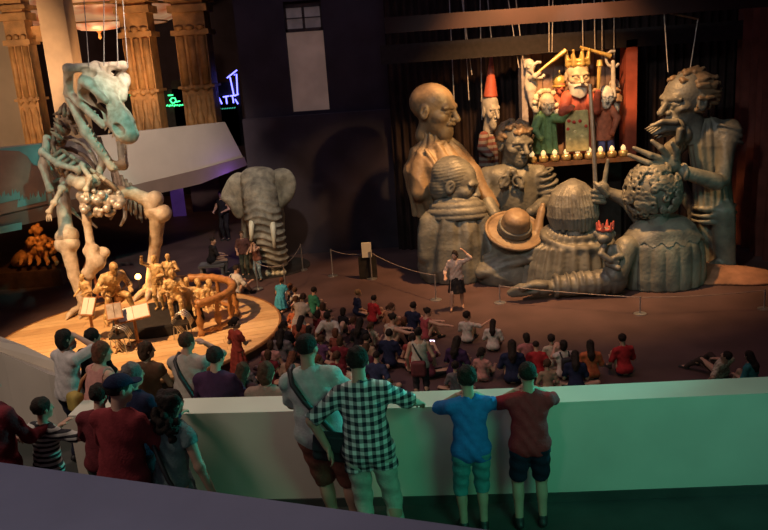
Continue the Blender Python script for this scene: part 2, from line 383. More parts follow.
MB().box(((wx0 + wx1) / 2, WY + 0.28, (wz0 + zs) / 2), ((wx1 - wx0) / 2, 0.02, (zs - wz0) / 2)).obj('blind', M_pane, wn)
for i in range(2):
    xa = wx0 + 0.04 + i * (wx1 - wx0) / 2; MB().box((xa + 0.29, WY + 0.27, 8.62), (0.29, 0.015, 0.36)).obj('pane', mat('window_pane', (0.20, 0.15, 0.15), 0.3, 0.2, 2.0, emit=0.2), wn)
fr = MB()
for (xx, zz, hx, hz) in (((wx0 + wx1) / 2, zs, 0.68, 0.06), ((wx0 + wx1) / 2, 9.05, 0.68, 0.06), ((wx0 + wx1) / 2, 8.62, 0.68, 0.02), ((wx0 + wx1) / 2, 8.62, 0.03, 0.4), (wx0 + 0.03, 8.6, 0.04, 0.45), (wx1 - 0.03, 8.6, 0.04, 0.45)):
    fr.box((xx, WY + 0.2, zz), (hx, 0.05, hz))
fr.obj('frame', M_frame, wn)

def curtain(name, p, q, z0, z1, m, folds, amp, thick=0.06, seed=1):
    rnd = random.Random(seed); p = _v(p); q = _v(q); L = np.linalg.norm(q - p); t = (q - p) / L; nn = np.array([-t[1], t[0]])
    k = folds * 8; ph = np.cumsum([0.6 + rnd.random() * 0.8 for _ in range(k + 1)]); ph = ph / ph[-1] * folds * 2 * math.pi
    vs, fs = [], []
    for j, z in enumerate((z0, (z0 + z1) / 2, z1)):
        for i in range(k + 1):
            o = amp * math.sin(ph[i]) + 0.3 * amp * math.sin(ph[i] * 0.37 + j); w = p + t * L * i / k + nn * o; vs.append((w[0], w[1], z))
    n = k + 1; m0 = len(vs); vs += [(v[0] + nn[0] * thick, v[1] + nn[1] * thick, v[2]) for v in vs]
    for j in range(2):
        for i in range(k):
            a = j * n + i; fs.append((a, a + 1, a + n + 1, a + n)); fs.append((m0 + a, m0 + a + n, m0 + a + n + 1, m0 + a + 1))
    return mesh_obj(name, vs, fs, m, smooth=True)
struct(curtain('wall_curtain_back', (0.6, 29.3), (13.5, 27.6), 0, 13, M_curtain, 46, 0.09, seed=3), 'dark brown pleated curtain hanging behind the giant figures', 'curtain')
struct(curtain('wall_curtain_right', (12.35, 27.6), (12.0, 19.0), 0, 12, M_redcurtain, 16, 0.14, seed=5), 'dull red pleated curtain at the side of the giants', 'curtain')
struct(MB().box((-2, 46.2, 7), (20, 0.2, 7)).obj('wall_far', M_black))
struct(MB().box((-20.5, 28, 7), (0.2, 18, 7)).obj('wall_left', mat('tan_wall', (0.34, 0.26, 0.19), 0.8, 0.1, 1.0)))
struct(MB().box((15, 24, 7), (0.2, 18, 7)).obj('wall_right', M_black))
struct(MB().box((-2, 26, 14.1), (22, 22, 0.1)).obj('ceiling', M_black))
# beams above the puppet theatre
M_beam = mat('wine_beam', (0.03, 0.012, 0.012), 0.7, 0.2, 1.0)
for k, (a, b, Y, hz, m) in enumerate((((385, 26), (775, -2), 24.0, 0.22, M_beam), ((380, 52), (770, 31), 27.0, 0.30, mat('black_beam', (0.014, 0.010, 0.012), 0.7)))):
    pa, pb = at_y(*a, Y), at_y(*b, Y); zc = (pa[2] + pb[2]) / 2
    struct(MB().box(((pa[0] + 12.5) / 2, Y, zc), ((12.5 - pa[0]) / 2, 0.15, hz)).obj('trim_%d' % (k + 1), m))

# balcony (a sloping gallery front) at the far side
bp, bq = (-5.6, 32.3), (-11.7, 24.5)
def bal(pts): return [at_plane(x, y, bp, bq) for (x, y) in pts]
nrm = np.array([bq[1] - bp[1], bp[0] - bq[0], 0.0]); nrm /= np.linalg.norm(nrm)
if nrm[1] < 0: nrm = -nrm
top = bal([(225, 122), (140, 131), (45, 143), (-60, 154)]); mid = bal([(243, 157), (200, 169), (100, 193), (-60, 230)]); bot = bal([(247, 165), (200, 184), (100, 207), (-60, 244)])
def sheet(a, b, th):
    n = len(a); vs = [*a, *b] + [p + nrm * th for p in a] + [p + nrm * th for p in b]; fs = []
    for i in range(n - 1):
        fs += [(i, n + i, n + i + 1, i + 1), (2 * n + i, 2 * n + i + 1, 3 * n + i + 1, 3 * n + i), (i, i + 1, 2 * n + i + 1, 2 * n + i), (n + i, 3 * n + i, 3 * n + i + 1, n + i + 1)]
    fs += [(0, 2 * n, 3 * n, n), (n - 1, 2 * n - 1, 4 * n - 1, 3 * n - 1)]
    return vs, fs
M_bal = mat('balcony_cream', (0.50, 0.44, 0.38), 0.7, 0.05, 1.0)
bw_ = struct(mesh_obj('wall_balcony', *sheet(top, mid, 0.25), M_bal))
mesh_obj('fascia', *sheet([p - nrm * 0.06 for p in mid], [p - nrm * 0.02 for p in bot], 0.3), mat('balcony_fascia', (0.22, 0.16, 0.13), 0.7, 0.08, 1.0), bw_)
struct(mesh_obj('floor_balcony', *sheet([p + nrm * 0.2 for p in mid], [p + nrm * 0.2 - np.array([0, 0, 0.3]) for p in mid], 12.0), M_black))

# ------------------------------------------------------------------ giant carved figures
M_carve = mat('carved_bronze_paint', (0.185, 0.18, 0.15), 0.47, 0.0, 1.6, 0.45, 9.0, col2=(0.075, 0.075, 0.068), spec=0.5)
M_carve2 = mat('carved_grey_bronze', (0.215, 0.21, 0.18), 0.47, 0.0, 2.2, 0.4, 12.0, col2=(0.095, 0.095, 0.088), spec=0.5)
M_carvebrown = mat('carved_brown', (0.30, 0.21, 0.125), 0.47, 0.0, 2.0, 0.3, 10.0, col2=(0.15, 0.10, 0.06), spec=0.5)
M_plinth = mat('black_plinth', (0.02, 0.017, 0.017), 0.9)
class PX:
    """points given where a sight line meets the upright plane at distance Y"""
    def __init__(s, Y, x, y): s.Y = Y; s.s = pxm(at_y(x, y, Y))
    def p(s, x, y, d=0.0): return at_y(x, y, s.Y + d)
    def m(s, px): return px / s.s
    def grid(s, x0, y0, x1, y1, d0, d1, h):
        q = np.array([s.p(x, y, d) for x in (x0, x1) for y in (y0, y1) for d in (d0, d1)]); return SDF(q.min(0), q.max(0), h)
def head(S, c, H, R, beard=0.0, ears=True, nose=1.0, jaw=1.0, smile=0.0, neck=0.5, k=0.05, nr=.21):
    """a face with brow, sockets, eyes, nose, lips, cheeks, chin and ears; H = chin to crown"""
    g = lambda x, y, z: _v(c) + R @ (np.array([x, y, z]) * H)
    e = lambda x, y, z, r, kk=k, **w: S.ell(g(x, y, z), tuple(t * H for t in r), R, kk * H, **w)
    l = lambda a, b, ra, rb=None, kk=k, **w: S.cap(g(*a), g(*b), ra * H, (rb if rb is not None else ra) * H, kk * H, **w)
    e(0, -.06, .13, (.355, .44, .37)); e(0, .10, -.2, (.27 * jaw, .28, .28), .12); e(0, .25, -.38, (.14 * jaw, .13, .12), .1)
    for s_ in (-1, 1): e(s_ * .21, .22, -.09, (.11, .13, .10), .08)
    l((-.19, .335, .10), (.19, .335, .10), .055, kk=.08)
    for s_ in (-1, 1):
        e(s_ * .15, .43, .005, (.105, .10, .065), .04, sub=True)
        e(s_ * .15, .315, .005, (.075, .075, .065), .01)
        l((s_ * .24, .32, .0), (s_ * .07, .375, .03), .016, kk=.01); l((s_ * .23, .31, -.05), (s_ * .08, .365, -.055), .018, kk=.03)
        l((s_ * .26, .30, .085), (s_ * .06, .40, .095), .03, kk=.03)
    l((0, .37, .07), (0, .37 + .12 * nose, -.12), .045, .06, kk=.05)
    for s_ in (-1, 1): e(s_ * .06, .41, -.135, (.045, .05, .04), .03)
    l((-.10, .345, -.245 + smile), (0, .395, -.235), .026, .03, kk=.02); l((.10, .345, -.245 + smile), (0, .395, -.235), .026, .03, kk=.02)
    l((-.08, .345, -.305), (.08, .345, -.305), .035, kk=.03)
    l((-.11, .40, -.268), (.11, .40, -.268), .012, kk=.01, sub=True)
    if ears:
        for s_ in (-1, 1):
            e(s_ * .36, -.06, -.02, (.045, .10, .145), .03); e(s_ * .41, -.04, -.01, (.04, .055, .09), .02, sub=True); l((s_ * .37, -.09, -.1), (s_ * .38, -.02, .03), .02, kk=.01)
    if neck: l((0, -.08, -.25), (0, -.13, -.35 - neck), nr, nr * 1.12, .08)
    return g, e, l
def rnd_in(rn, a, b): return a + (b - a) * rn.random()
def folds(nx, ny, nz, f, amp, ph=0.0): return lambda X, Y, Z: amp * np.sin(f * (nx * X + ny * Y + nz * Z) + ph + 0.8 * np.sin(0.9 * f * (nz * X - nx * Z) * 0.35))
def ridge(nx, ny, nz, f, amp, ph=0.0): return lambda X, Y, Z: amp * (2 * np.abs(np.sin(f * (nx * X + ny * Y + nz * Z) + ph + 1.1 * np.sin(0.35 * f * (nz * X + nx * Y - ny * Z)))) - 1)
def giant(name, label, base): return thing(name, label, 'sculpture', base, 'giant carved figures round the puppet theatre')

# bald bearded man, half length, turned to the theatre
q = PX(26.4, 440, 150); b = q.p(442, 268); b[2] = 0
g1 = giant('carved_giant', 'giant carved bald man with short beard and brown robe, seen in profile', b)
S = q.grid(404, 130, 506, 235, -1.9, 1.6, 0.03)
tz = q.p(445, 135)[2]; tc = q.p(446, 180); tc[2] = tz
S.rev(tc, [(-2.6, q.m(34)), (-1.7, q.m(37)), (-.9, q.m(35)), (-.35, q.m(24)), (0, q.m(13)), (.2, q.m(11))], (1.0, .72), lambda th, z: 0.05 * (2 * np.abs(np.sin(7 * th + z)) - 1), 0.1, lean=(-q.m(9), 0))
S.cap(q.p(421, 166, -.35), q.p(420, 192, -.6), q.m(11), q.m(10), 0.1); S.cap(q.p(472, 172, -.3), q.p(491, 206, -.8), q.m(10), q.m(8), 0.15)
S.torus(q.p(435, 144), q.m(13.5), q.m(3.4), rot('Y', -20), 0.05)
S.cap(q.p(426, 150, -.55), q.p(446, 180, -1.05), q.m(2.6), q.m(2.6), 0.04); S.cap(q.p(456, 156, -.5), q.p(446, 180, -1.05), q.m(2.6), q.m(2.6), 0.04)
S.warp(ridge(.75, .1, .6, 4.6, 0.028)); S.cut(q.p(440, 214), (0, 0, -1)); S.obj('robe', M_carvebrown, g1)
S = q.grid(400, 76, 470, 165, -1.4, 1.4, 0.024)
R = frame((0.88, -0.44, -0.14), (0.05, 0, 1)); g, e, l = head(S, q.p(434, 110), q.m(52), R, neck=.15, nr=.18)
e(0, .27, -.40, (.19, .15, .17), .05)
for i in range(22):
    a = (i - 10.5) / 10.5 * 1.3; l((.24 * math.sin(a), .09 + .24 * math.cos(a), -.22 - .08 * math.cos(a)), (.15 * math.sin(a), .17 + .22 * math.cos(a), -.46 - .10 * math.cos(a)), .022, .012, .008)
l((-.12, .37, -.215), (0, .42, -.2), .035, .04, .03); l((.12, .37, -.215), (0, .42, -.2), .035, .04, .03)
S.obj('head', M_carvebrown, g1)
MB().lathe((b[0], b[1], 0), [(0.75, 0), (0.75, 1.95), (0.6, 2.0)], 20).obj('support', M_plinth, g1)

# stout man in a rolled collar, back to the room
q = PX(25.0, 456, 230); b = q.p(456, 273); b[2] = 0
g2 = giant('carved_giant', 'giant carved stout man with rolled shawl collar, back turned, above the standing storyteller', b)
S = q.grid(408, 195, 508, 290, -1.9, 1.7, 0.032); zt_ = q.p(456, 206)[2]
S.rev((b[0], b[1], 0), [(0, q.m(33)), (.5, q.m(36)), (1.2, q.m(36)), (1.7, q.m(33)), (zt_ - .1, q.m(25)), (zt_, q.m(15))], (1.03, .8), lambda th, z: 0.05 * np.sin(9 * th + .8 * np.sin(2.2 * z)) + .03 * np.sin(17 * th - z), 0.1)
S.cap(q.p(483, 222, -.2), q.p(492, 252, -.7), q.m(9), q.m(7), 0.12); S.cap(q.p(428, 222, -.2), q.p(425, 256, -.4), q.m(9), q.m(8), 0.12)
S.warp(ridge(.7, .1, -.7, 3.2, 0.022)); S.cut((0, 0, 0.01), (0, 0, -1)); S.obj('robe', M_carve, g2)
S = q.grid(418, 188, 500, 228, -1.9, 1.7, 0.028)
for (yy, r1, r2) in ((201, 19, 4.0), (206, 23, 4.5), (211.5, 26.5, 4.2), (216.5, 28, 3.0)): S.torus(q.p(457, yy), q.m(r1), q.m(r2), rot('X', -8), 0.02, sy=0.8)
S.obj('collar', M_carve2, g2)
S = q.grid(420, 150, 486, 214, -1.4, 1.4, 0.026)
R = frame((0.93, -0.24, -0.24), (0.10, 0, 1)); g, e, l = head(S, q.p(456, 184), q.m(50), R, nose=.8, neck=.3, jaw=1.12)
S.obj('head', M_carve2, g2)
S = q.grid(418, 148, 486, 214, -1.4, 1.4, 0.024); rn = random.Random(4); g = lambda x, y, z: q.p(456, 184) + R @ (np.array([x, y, z]) * q.m(50))
S.ell(g(0, -.10, .14), (q.m(50) * .38, q.m(50) * .43, q.m(50) * .40), R, 0.02); S.ell(g(0, -.24, -.1), (q.m(50) * .33, q.m(50) * .28, q.m(50) * .32), R, 0.08)
S.warp(lambda X, Y, Z: .005 * np.sin(60 * Z + 14 * Y + 3 * np.sin(4 * X)))
S.ell(g(0, .46, -.05), (q.m(24), q.m(17), q.m(20)), R, 0.03, sub=True); S.obj('hair', M_carve, g2)

# young man facing the room
q = PX(26.1, 515, 170); b = q.p(515, 262); b[2] = 0
g3 = giant('carved_giant', 'giant carved young man with cropped curls facing the room below the red cone hat', b)
S = q.grid(470, 155, 566, 230, -1.8, 1.6, 0.028)
S.ell(q.p(514, 195), (q.m(27), q.m(19), q.m(33)), None, 0.1); S.cap(q.p(494, 177), q.p(537, 175), q.m(11), q.m(11), 0.25)
S.cap(q.p(488, 175), q.p(484, 192, -.2), q.m(9), q.m(8), 0.08); S.cap(q.p(484, 192, -.2), q.p(494, 214, -.9), q.m(8), q.m(6.5), 0.08)
S.ell(q.p(541, 180, -.1), (q.m(12), q.m(12), q.m(11)), None, 0.06); S.cap(q.p(544, 184, -.2), q.p(551, 200, -.5), q.m(9), q.m(8), 0.05); S.cap(q.p(551, 200, -.5), q.p(531, 212, -1.1), q.m(8), q.m(5.5), 0.05)
for i in range(5): S.torus(q.p(543 + i * 2.0, 172 + i * 6, -.15 - .06 * i), q.m(9.5), q.m(2.0), rot('Y', -18), 0.03)
for sx in (-1, 1): S.cap(q.p(511 + sx * 3, 172, -.65), q.p(511 + sx * 10, 187, -.75), q.m(3.5), q.m(2.5), 0.05); S.torus(q.p(511 + sx * 7, 181, -.75), q.m(5), q.m(1.6), frame((0, 0, 1), (0, -1, 0)), 0.03)
S.warp(ridge(.9, 0, -.25, 6.0, 0.018)); S.cut(q.p(515, 228), (0, 0, -1)); S.obj('doublet', M_carve, g3)
S = q.grid(488, 108, 544, 182, -1.3, 1.3, 0.022)
R = frame((0.42, -0.90, -0.10), (0.05, 0, 1)); g, e, l = head(S, q.p(515, 144), q.m(43), R, neck=.55); S.obj('head', M_carve2, g3)
S = q.grid(488, 108, 544, 182, -1.3, 1.3, 0.022); rn = random.Random(8); g = lambda x, y, z: q.p(515, 144) + R @ (np.array([x, y, z]) * q.m(43))
for i in range(110):
    zz = rnd_in(rn, .02, .5); a = rnd_in(rn, 0, 6.28); rr = .42 * math.sqrt(max(0.02, 1 - ((zz - .1) / .43) ** 2)); x, y = rr * math.cos(a) * .9, -.05 + rr * math.sin(a)
    if y > .15 and zz < .28: continue
    S.cap(g(x, y, zz), g(x + rnd_in(rn, -.06, .06), y + rnd_in(rn, -.06, .06), zz + rnd_in(rn, -.06, .06)), q.m(3.0), q.m(2.0), 0.02)
S.obj('hair', M_carvebrown, g3)
MB().lathe((b[0], b[1], 0), [(0.7, 0), (0.7, 1.75), (0.5, 1.8)], 20).obj('support', M_plinth, g3)

# slumped man under a wide hat
q = PX(24.3, 510, 250); b = q.p(508, 285); b[2] = 0
g5 = giant('carved_giant', 'giant carved slumped figure under a wide brimmed banded hat', b)
S = q.grid(462, 225, 566, 298, -1.6, 1.6, 0.03)
S.ell((b[0], b[1], q.p(510, 272)[2]), (q.m(33), q.m(24), q.m(24)), None, 0.1); S.ell(q.p(512, 252), (q.m(24), q.m(20), q.m(20)), None, 0.2)
S.cap(q.p(484, 268, -.3), q.p(534, 250, -.7), q.m(6), q.m(5), 0.08); S.cap(q.p(480, 274, -.4), q.p(538, 256, -.75), q.m(5.5), q.m(4.5), 0.06); S.cap(q.p(486, 258, -.2), q.p(530, 243, -.5), q.m(5), q.m(4.5), 0.08)
S.warp(ridge(.55, .2, .7, 4.2, 0.03)); S.cut((0, 0, 0.01), (0, 0, -1)); S.obj('cloak', M_carve, g5)
S = q.grid(480, 192, 556, 262, -1.4, 1.4, 0.03)
ax = np.array([0.10, -0.52, 0.85]); ax /= np.linalg.norm(ax); Rh = frame(np.cross(ax, (1, 0, 0)), ax); hc = q.p(514, 231, -.2)
S.ell(hc - ax * .02, (q.m(28), q.m(27), q.m(2.6)), Rh, 0.02, fn=lambda x, y, z: -0.28 * (np.sqrt(x * x + y * y) / .85) ** 2 * 0.0 + z * 0)
S.torus(hc + ax * .02, q.m(27.5), q.m(1.7), Rh, 0.03, sy=0.97)
S.cap(q.p(534, 246, -.4), q.p(541, 212, .1), q.m(2.0), q.m(3.2), 0.15); S.cap(q.p(538, 230, -.1), q.p(543, 205, .2), q.m(3.0), q.m(2.4), 0.15)
hb = S.obj('hat_brim', M_carvebrown, g5)
S = q.grid(486, 186, 548, 250, -1.4, 1.4, 0.03)
for (t, r) in ((0.05, 15.5), (.2, 15), (.35, 14.2), (.5, 13), (.58, 11.5)): S.ell(hc + ax * t, (q.m(r), q.m(r), q.m(6)), Rh, 0.1)
S.ell(hc + ax * .86, (q.m(9), q.m(8), q.m(3)), Rh, 0.08, sub=True); S.obj('hat_crown', M_carvebrown, g5)
S = q.grid(486, 186, 548, 250, -1.4, 1.4, 0.03); S.torus(hc + ax * .14, q.m(15.2), q.m(2.0), Rh, 0.02); S.torus(hc + ax * .24, q.m(15), q.m(1.8), Rh, 0.02); S.obj('hat_band', M_carve, g5)

# man with bobbed hair in a hooded cape
q = PX(23.9, 570, 240); b = q.p(568, 285); b[2] = 0
g6 = giant('carved_giant', 'giant carved figure with smooth bobbed hair and draped cape, back turned', b)
S = q.grid(500, 210, 640, 300, -2.0, 1.6, 0.03); zc = q.p(570, 222)[2]
S.rev((b[0], b[1], 0), [(0, q.m(49)), (.6, q.m(47)), (1.2, q.m(42)), (zc - .5, q.m(30)), (zc - .15, q.m(20)), (zc, q.m(12))], (1.0, .72), lambda th, z: 0.065 * np.sin(26 * th + 2.5 * np.sin(2 * th) + .5 * z), 0.05, lean=(q.m(5), 0))
for i in range(0): S.cap(q.p(551 - i * 2, 223 + 3 * i, -.55), q.p(581, 243 + 5 * i, -1.0 - .04 * i), q.m(2.6), q.m(2.4), 0.025); S.cap(q.p(594 + i * 3, 224 + 3 * i, -.55), q.p(583, 243 + 5 * i, -1.0 - .04 * i), q.m(2.6), q.m(2.4), 0.025)
for i in range(3): S.torus(q.p(575 + i, 223 + 7 * i, -.05 * i), q.m(16 + 9 * i), q.m(3.4), rot('X', 16) @ rot('Y', 7 - 9 * (i % 2)), 0.12, sy=.75)
S.cut((0, 0, 0.01), (0, 0, -1)); S.obj('cape', M_carve, g6)
S = q.grid(544, 172, 602, 242, -1.3, 1.3, 0.033); R = frame((0.1, .95, -.15)); hc = q.p(573, 205)
head(S, hc, q.m(44), R, neck=.45); S.obj('head', M_carve2, g6)
S = q.grid(540, 168, 606, 242, -1.4, 1.4, 0.022)
S.ell(hc + np.array([0, -.02, .08]), (q.m(19), q.m(17), q.m(21)), None, 0.05); S.ell(hc + np.array([0, -.1, -.3]), (q.m(18), q.m(15), q.m(13)), None, 0.05); rn = random.Random(31)
for i in range(38):
    a = i / 38 * 2 * math.pi
    if abs(a - math.pi / 2) < .62: continue
    w = .03 * rn.random(); e_ = rnd_in(rn, -.06, .06)
    P_ = [(.76, .05, 0), (.62, .34, .02), (.36, .58 + w, .05), (.05, .68 + w, .09), (-.3, .71 + w, .14), (-.66 + e_, .62, .2)]
    S.chain([hc + np.array([math.cos(a + o) * r0, math.sin(a + o) * r0 * .93, z0]) for z0, r0, o in P_], [q.m(1.9)] * 6, 0.006)
S.obj('hair', M_carve2, g6)

# curly-haired figure in a pleated coat, sleeve along the floor
q = PX(22.9, 655, 250); b = q.p(661, 292); b[2] = 0
g7 = giant('carved_giant', 'giant carved curly haired figure with scalloped collar and pleated coat, arm on the floor', b)
S = q.grid(596, 204, 722, 304, -1.9, 1.8, 0.03); zc = q.p(658, 216)[2]
PR7 = [(0, q.m(40)), (.3, q.m(41)), (.9, q.m(40)), (1.3, q.m(38)), (zc - .65, q.m(36)), (zc - .3, q.m(30)), (zc - .08, q.m(20)), (zc, q.m(12))]
S.rev((b[0], b[1], 0), PR7, (1.0, .78), lambda th, z: 0.075 * (np.abs(np.sin(9 * th)) ** .6) * np.clip((zc - .5 - z) * 2, 0, 1), 0.05)
S.cap(q.p(626, 248, -.4), q.p(614, 276, -.8), q.m(12), q.m(12), 0.12); S.warp(ridge(.6, 0, .6, 3.0, 0.01))
S.cut((0, 0, 0.01), (0, 0, -1)); S.obj('coat', M_carve, g7)
S = q.grid(606, 200, 714, 264, -1.9, 1.8, 0.026)
S.rev((b[0], b[1], 0), [(zz, rr + .07) for (zz, rr) in PR7[3:]], (1.0, .78), lambda th, z: 0.03 * np.sin(9 * z + 2.2 * np.cos(2 * th)), 0.02)
S.warp(lambda X, Y, Z: np.where(Z < zc - .62 - .13 * np.abs(np.sin(6.5 * np.arctan2(Y - b[1], X - b[0]))), 0.3, 0.0)); S.obj('collar', M_carve2, g7)
S = q.grid(616, 150, 690, 236, -1.4, 1.4, 0.033); hc = q.p(652, 190); R = frame((-.35, .9, -.1)); head(S, hc, q.m(46), R, neck=.5); S.obj('head', M_carve2, g7)
S = q.grid(614, 150, 694, 230, -1.5, 1.5, 0.024); rn = random.Random(12); S.ell(hc + np.array([0, -.08, .0]), (q.m(23.5), q.m(22), q.m(25)), None, 0.03)
for i in range(190):
    a = rnd_in(rn, math.pi * .80, math.pi * 2.2); zz = rnd_in(rn, -.72, .74); rr = .80 * math.sqrt(max(.02, 1 - (zz / .82) ** 2)) * (1.0 if zz > -.2 else 1.06)
    o = hc + np.array([rr * math.cos(a), rr * math.sin(a) * .9 - .05, zz]); nn = np.array([math.cos(a), math.sin(a), zz]); nn /= np.linalg.norm(nn)
    S.torus(o, q.m(2.6), q.m(1.5), frame(np.cross(nn, (0.3, 0.2, 1)), nn + 0.5 * np.array([rn.random() - .5, rn.random() - .5, rn.random() - .5])), 0.01)
S.obj('hair', M_carve, g7)
S = q.grid(500, 258, 632, 304, -1.6, 1.2, 0.032)       # forearm and hand resting along the floor
zf = q.m(11.5)
def fl(x, d, z): p = q.p(x, 288, d); return np.array([p[0], p[1], z])
S.cap(fl(614, -.75, zf * 1.25), fl(560, -.65, zf), q.m(13), q.m(10), 0.1)
for i in range(7): S.torus(fl(612 - i * 7.5, -.74 + .012 * i, zf * 1.15), q.m(12 - .25 * i), q.m(1.3), frame((0, 0, 1), (1, .1 * (i % 2), .15)), 0.05)
S.torus(fl(556, -.65, zf), q.m(9.5), q.m(2.8), frame((0, 0, 1), (1, 0, 0)), 0.05)
S.ell(fl(540, -.65, zf * .95), (q.m(17), q.m(10), q.m(8)), None, 0.08)
for i, (dx, dz) in enumerate(((0, .55), (3, .25), (3, -.05), (0, -.32))): S.chain([fl(536, -.75 - .1 * i * .5, zf * (1.1 + dz * .5)), fl(521 - dx, -.85, zf * (1.0 + dz * .6)), fl(512 - dx, -.78, zf * (.75 + dz * .5))], [q.m(3.6), q.m(3.4), q.m(2.6)], 0.02)
S.chain([fl(545, -.9, zf * 1.4), fl(531, -1.0, zf * 1.55), fl(522, -.98, zf * 1.3)], [q.m(3.6), q.m(3.4), q.m(2.6)], 0.03)
S.warp(folds(.8, .3, .2, 12.0, 0.012)); S.cut((0, 0, 0.01), (0, 0, -1)); S.obj('forearm', M_carve, g7)
S = q.grid(580, 160, 650, 225, -.4, 1.8, 0.03)         # other arm raised with a fist round a rod
d = .8
S.cap(q.p(645, 222, .2), q.p(628, 200, d), q.m(10), q.m(8), 0.1); S.cap(q.p(628, 200, d), q.p(610, 193, d), q.m(8), q.m(5.5), 0.08); S.ell(q.p(602, 190, d), (q.m(8), q.m(6), q.m(9)), None, 0.05)
for i in range(3): S.chain([q.p(604, 192 + 5 * i, d - .25), q.p(594, 191 + 5 * i, d - .3), q.p(590, 193 + 5 * i, d - .05)], [q.m(2.6), q.m(2.6), q.m(2.2)], 0.015)
S.chain([q.p(604, 186, d), q.p(606, 172, d), q.p(608, 160, d)], [q.m(2.6), q.m(2.4), q.m(1.8)], 0.02); S.chain([q.p(607, 195, d - .3), q.p(599, 186, d - .38), q.p(595, 183, d - .3)], [q.m(2.8), q.m(2.5), q.m(2)], 0.02)
S.obj('raised_arm', M_carve2, g7)
rod = MB().tube([q.p(596, 205, d - .1), q.p(594, 150, d - .05), q.p(590, 84, d)], [q.m(2.0), q.m(2.2), q.m(1.8)], 10).obj('rod', M_steel, None, q.p(596, 205, d)); tag(rod, 'long pale rod held upright in a giant carved fist', 'rod')

# crowned monkey doll on the curly figure's shoulder
q2 = PX(22.2, 605, 240); b = q2.p(610, 262)
mk = thing('monkey_doll', 'small carved monkey doll with red crown on a giant shoulder', 'doll', b)
S = q2.grid(590, 218, 632, 270, -.6, .6, 0.02)
S.ell(q2.p(611, 254), (q2.m(8), q2.m(7), q2.m(10)), None, 0.05); S.ell(q2.p(604.5, 236), (q2.m(8.5), q2.m(8), q2.m(9)), None, 0.03); S.ell(q2.p(603.5, 239, -.2), (q2.m(5.5), q2.m(4), q2.m(4.5)), None, 0.03)
for sx in (-1, 1): S.ell(q2.p(604.5 + sx * 9, 234), (q2.m(2.5), q2.m(1.5), q2.m(3.5)), None, 0.02); S.ell(q2.p(604 + sx * 3, 234, -.24), (q2.m(1.8), q2.m(2), q2.m(1.6)), None, 0.01, sub=True)
S.chain([q2.p(604, 246, -.15), q2.p(601, 254, -.3), q2.p(610, 260, -.36), q2.p(617, 262, -.33)], [q2.m(3.5), q2.m(3.2), q2.m(3), q2.m(2.6)], 0.03); S.chain([q2.p(616, 247, -.05), q2.p(621, 256, -.2), q2.p(614, 258, -.36)], [q2.m(3.3), q2.m(3), q2.m(2.6)], 0.03)
S.cap(q2.p(608, 262, -.2), q2.p(618, 268, -.4), q2.m(4), q2.m(3), 0.04); S.obj('body', M_carve2, mk)
S = q2.grid(592, 212, 620, 234, -.6, .6, 0.018); S.torus(q2.p(605, 229), q2.m(7), q2.m(1.5), None, 0.01)
for i in range(6): a = i / 6 * 6.283; o = q2.p(605, 229) + np.array([math.cos(a), math.sin(a), 0]) * q2.m(7); S.cap(o, o + np.array([math.cos(a) * .04, math.sin(a) * .04, q2.m(7)]), q2.m(2.2), q2.m(.9), 0.02)
S.obj('crown', mat('dull_red_paint', (0.38, 0.08, 0.06), 0.5), mk)

# gaunt bearded knight, standing
q = PX(24.0, 705, 160); b = q.p(714, 283); b[2] = 0; zg = 0.0
g9 = giant('carved_giant', 'giant carved gaunt knight with pointed beard, standing with one hand spread', b)
S = q.grid(672, 112, 750, 300, -1.7, 1.6, 0.032)
zn = q.p(700, 118)[2]; zb_ = q.p(714, 206)[2]
S.rev((b[0] - .1, b[1], 0), [(zb_ - .1, q.m(21)), (zb_ + .3, q.m(20)), (zb_ + 1.0, q.m(19)), (zb_ + 1.9, q.m(23)), (zn - .45, q.m(21)), (zn - .1, q.m(13)), (zn, q.m(7))], (.95, .7), lambda th, z: 0.035 * np.sin(16 * th), 0.06, lean=(-q.m(8), 0))
for dz, rr in ((0, 20.5), (-.22, 21.5), (-.4, 21.0)): S.torus((b[0] - .1, b[1], zb_ + dz), q.m(rr), q.m(2.0), None, 0.04, sy=.72)
for (xa, xb, dd) in ((706, 706, .3), (723, 724, -.3)):
    pa, pb = q.p(xa, 212, dd), q.p(xb, 278, dd); pb[2] = 0.2; S.cap(pa, pb, q.m(12), q.m(10.5), 0.12); S.cap(pb, pb + np.array([-.5, -.2, -.05]), .3, .2, .1)
S.ell(q.p(728, 132, -.2), (q.m(13), q.m(14), q.m(13)), None, 0.1)
for i in range(3): S.torus(q.p(728, 127 + 6 * i, -.2), q.m(13), q.m(1.8), rot('Y', 20), 0.05)
S.cap(q.p(728, 140, -.4), q.p(722, 180, -.7), q.m(9.5), q.m(7.5), 0.08); S.ell(q.p(718, 182, -.8), (q.m(8.5), q.m(8), q.m(8)), None, 0.05)
S.warp(ridge(1, .3, .1, 5.0, 0.018)); S.cut((0, 0, 0.01), (0, 0, -1)); S.obj('body', M_carve, g9)
S = q.grid(618, 134, 728, 196, -1.8, .6, 0.03)
S.cap(q.p(716, 182, -.8), q.p(684, 172, -1.0), q.m(8.5), q.m(6.5), 0.05); S.torus(q.p(684, 172, -1.0), q.m(7), q.m(2), frame((0, 0, 1), (1, 0, .3)), 0.03)
S.ell(q.p(671, 164, -1.05), (q.m(10), q.m(5), q.m(8)), rot('Y', 30), 0.06)
for (pts) in (((664, 166), (648, 163), (629, 155)), ((665, 160), (650, 155), (634, 148)), ((669, 157), (661, 148), (652, 141)), ((666, 169), (654, 171), (641, 168))):
    S.chain([q.p(*pts[0], -1.05), q.p(*pts[1], -1.15), q.p(*pts[2], -1.05)], [q.m(3.4), q.m(3.0), q.m(2.0)], 0.03)
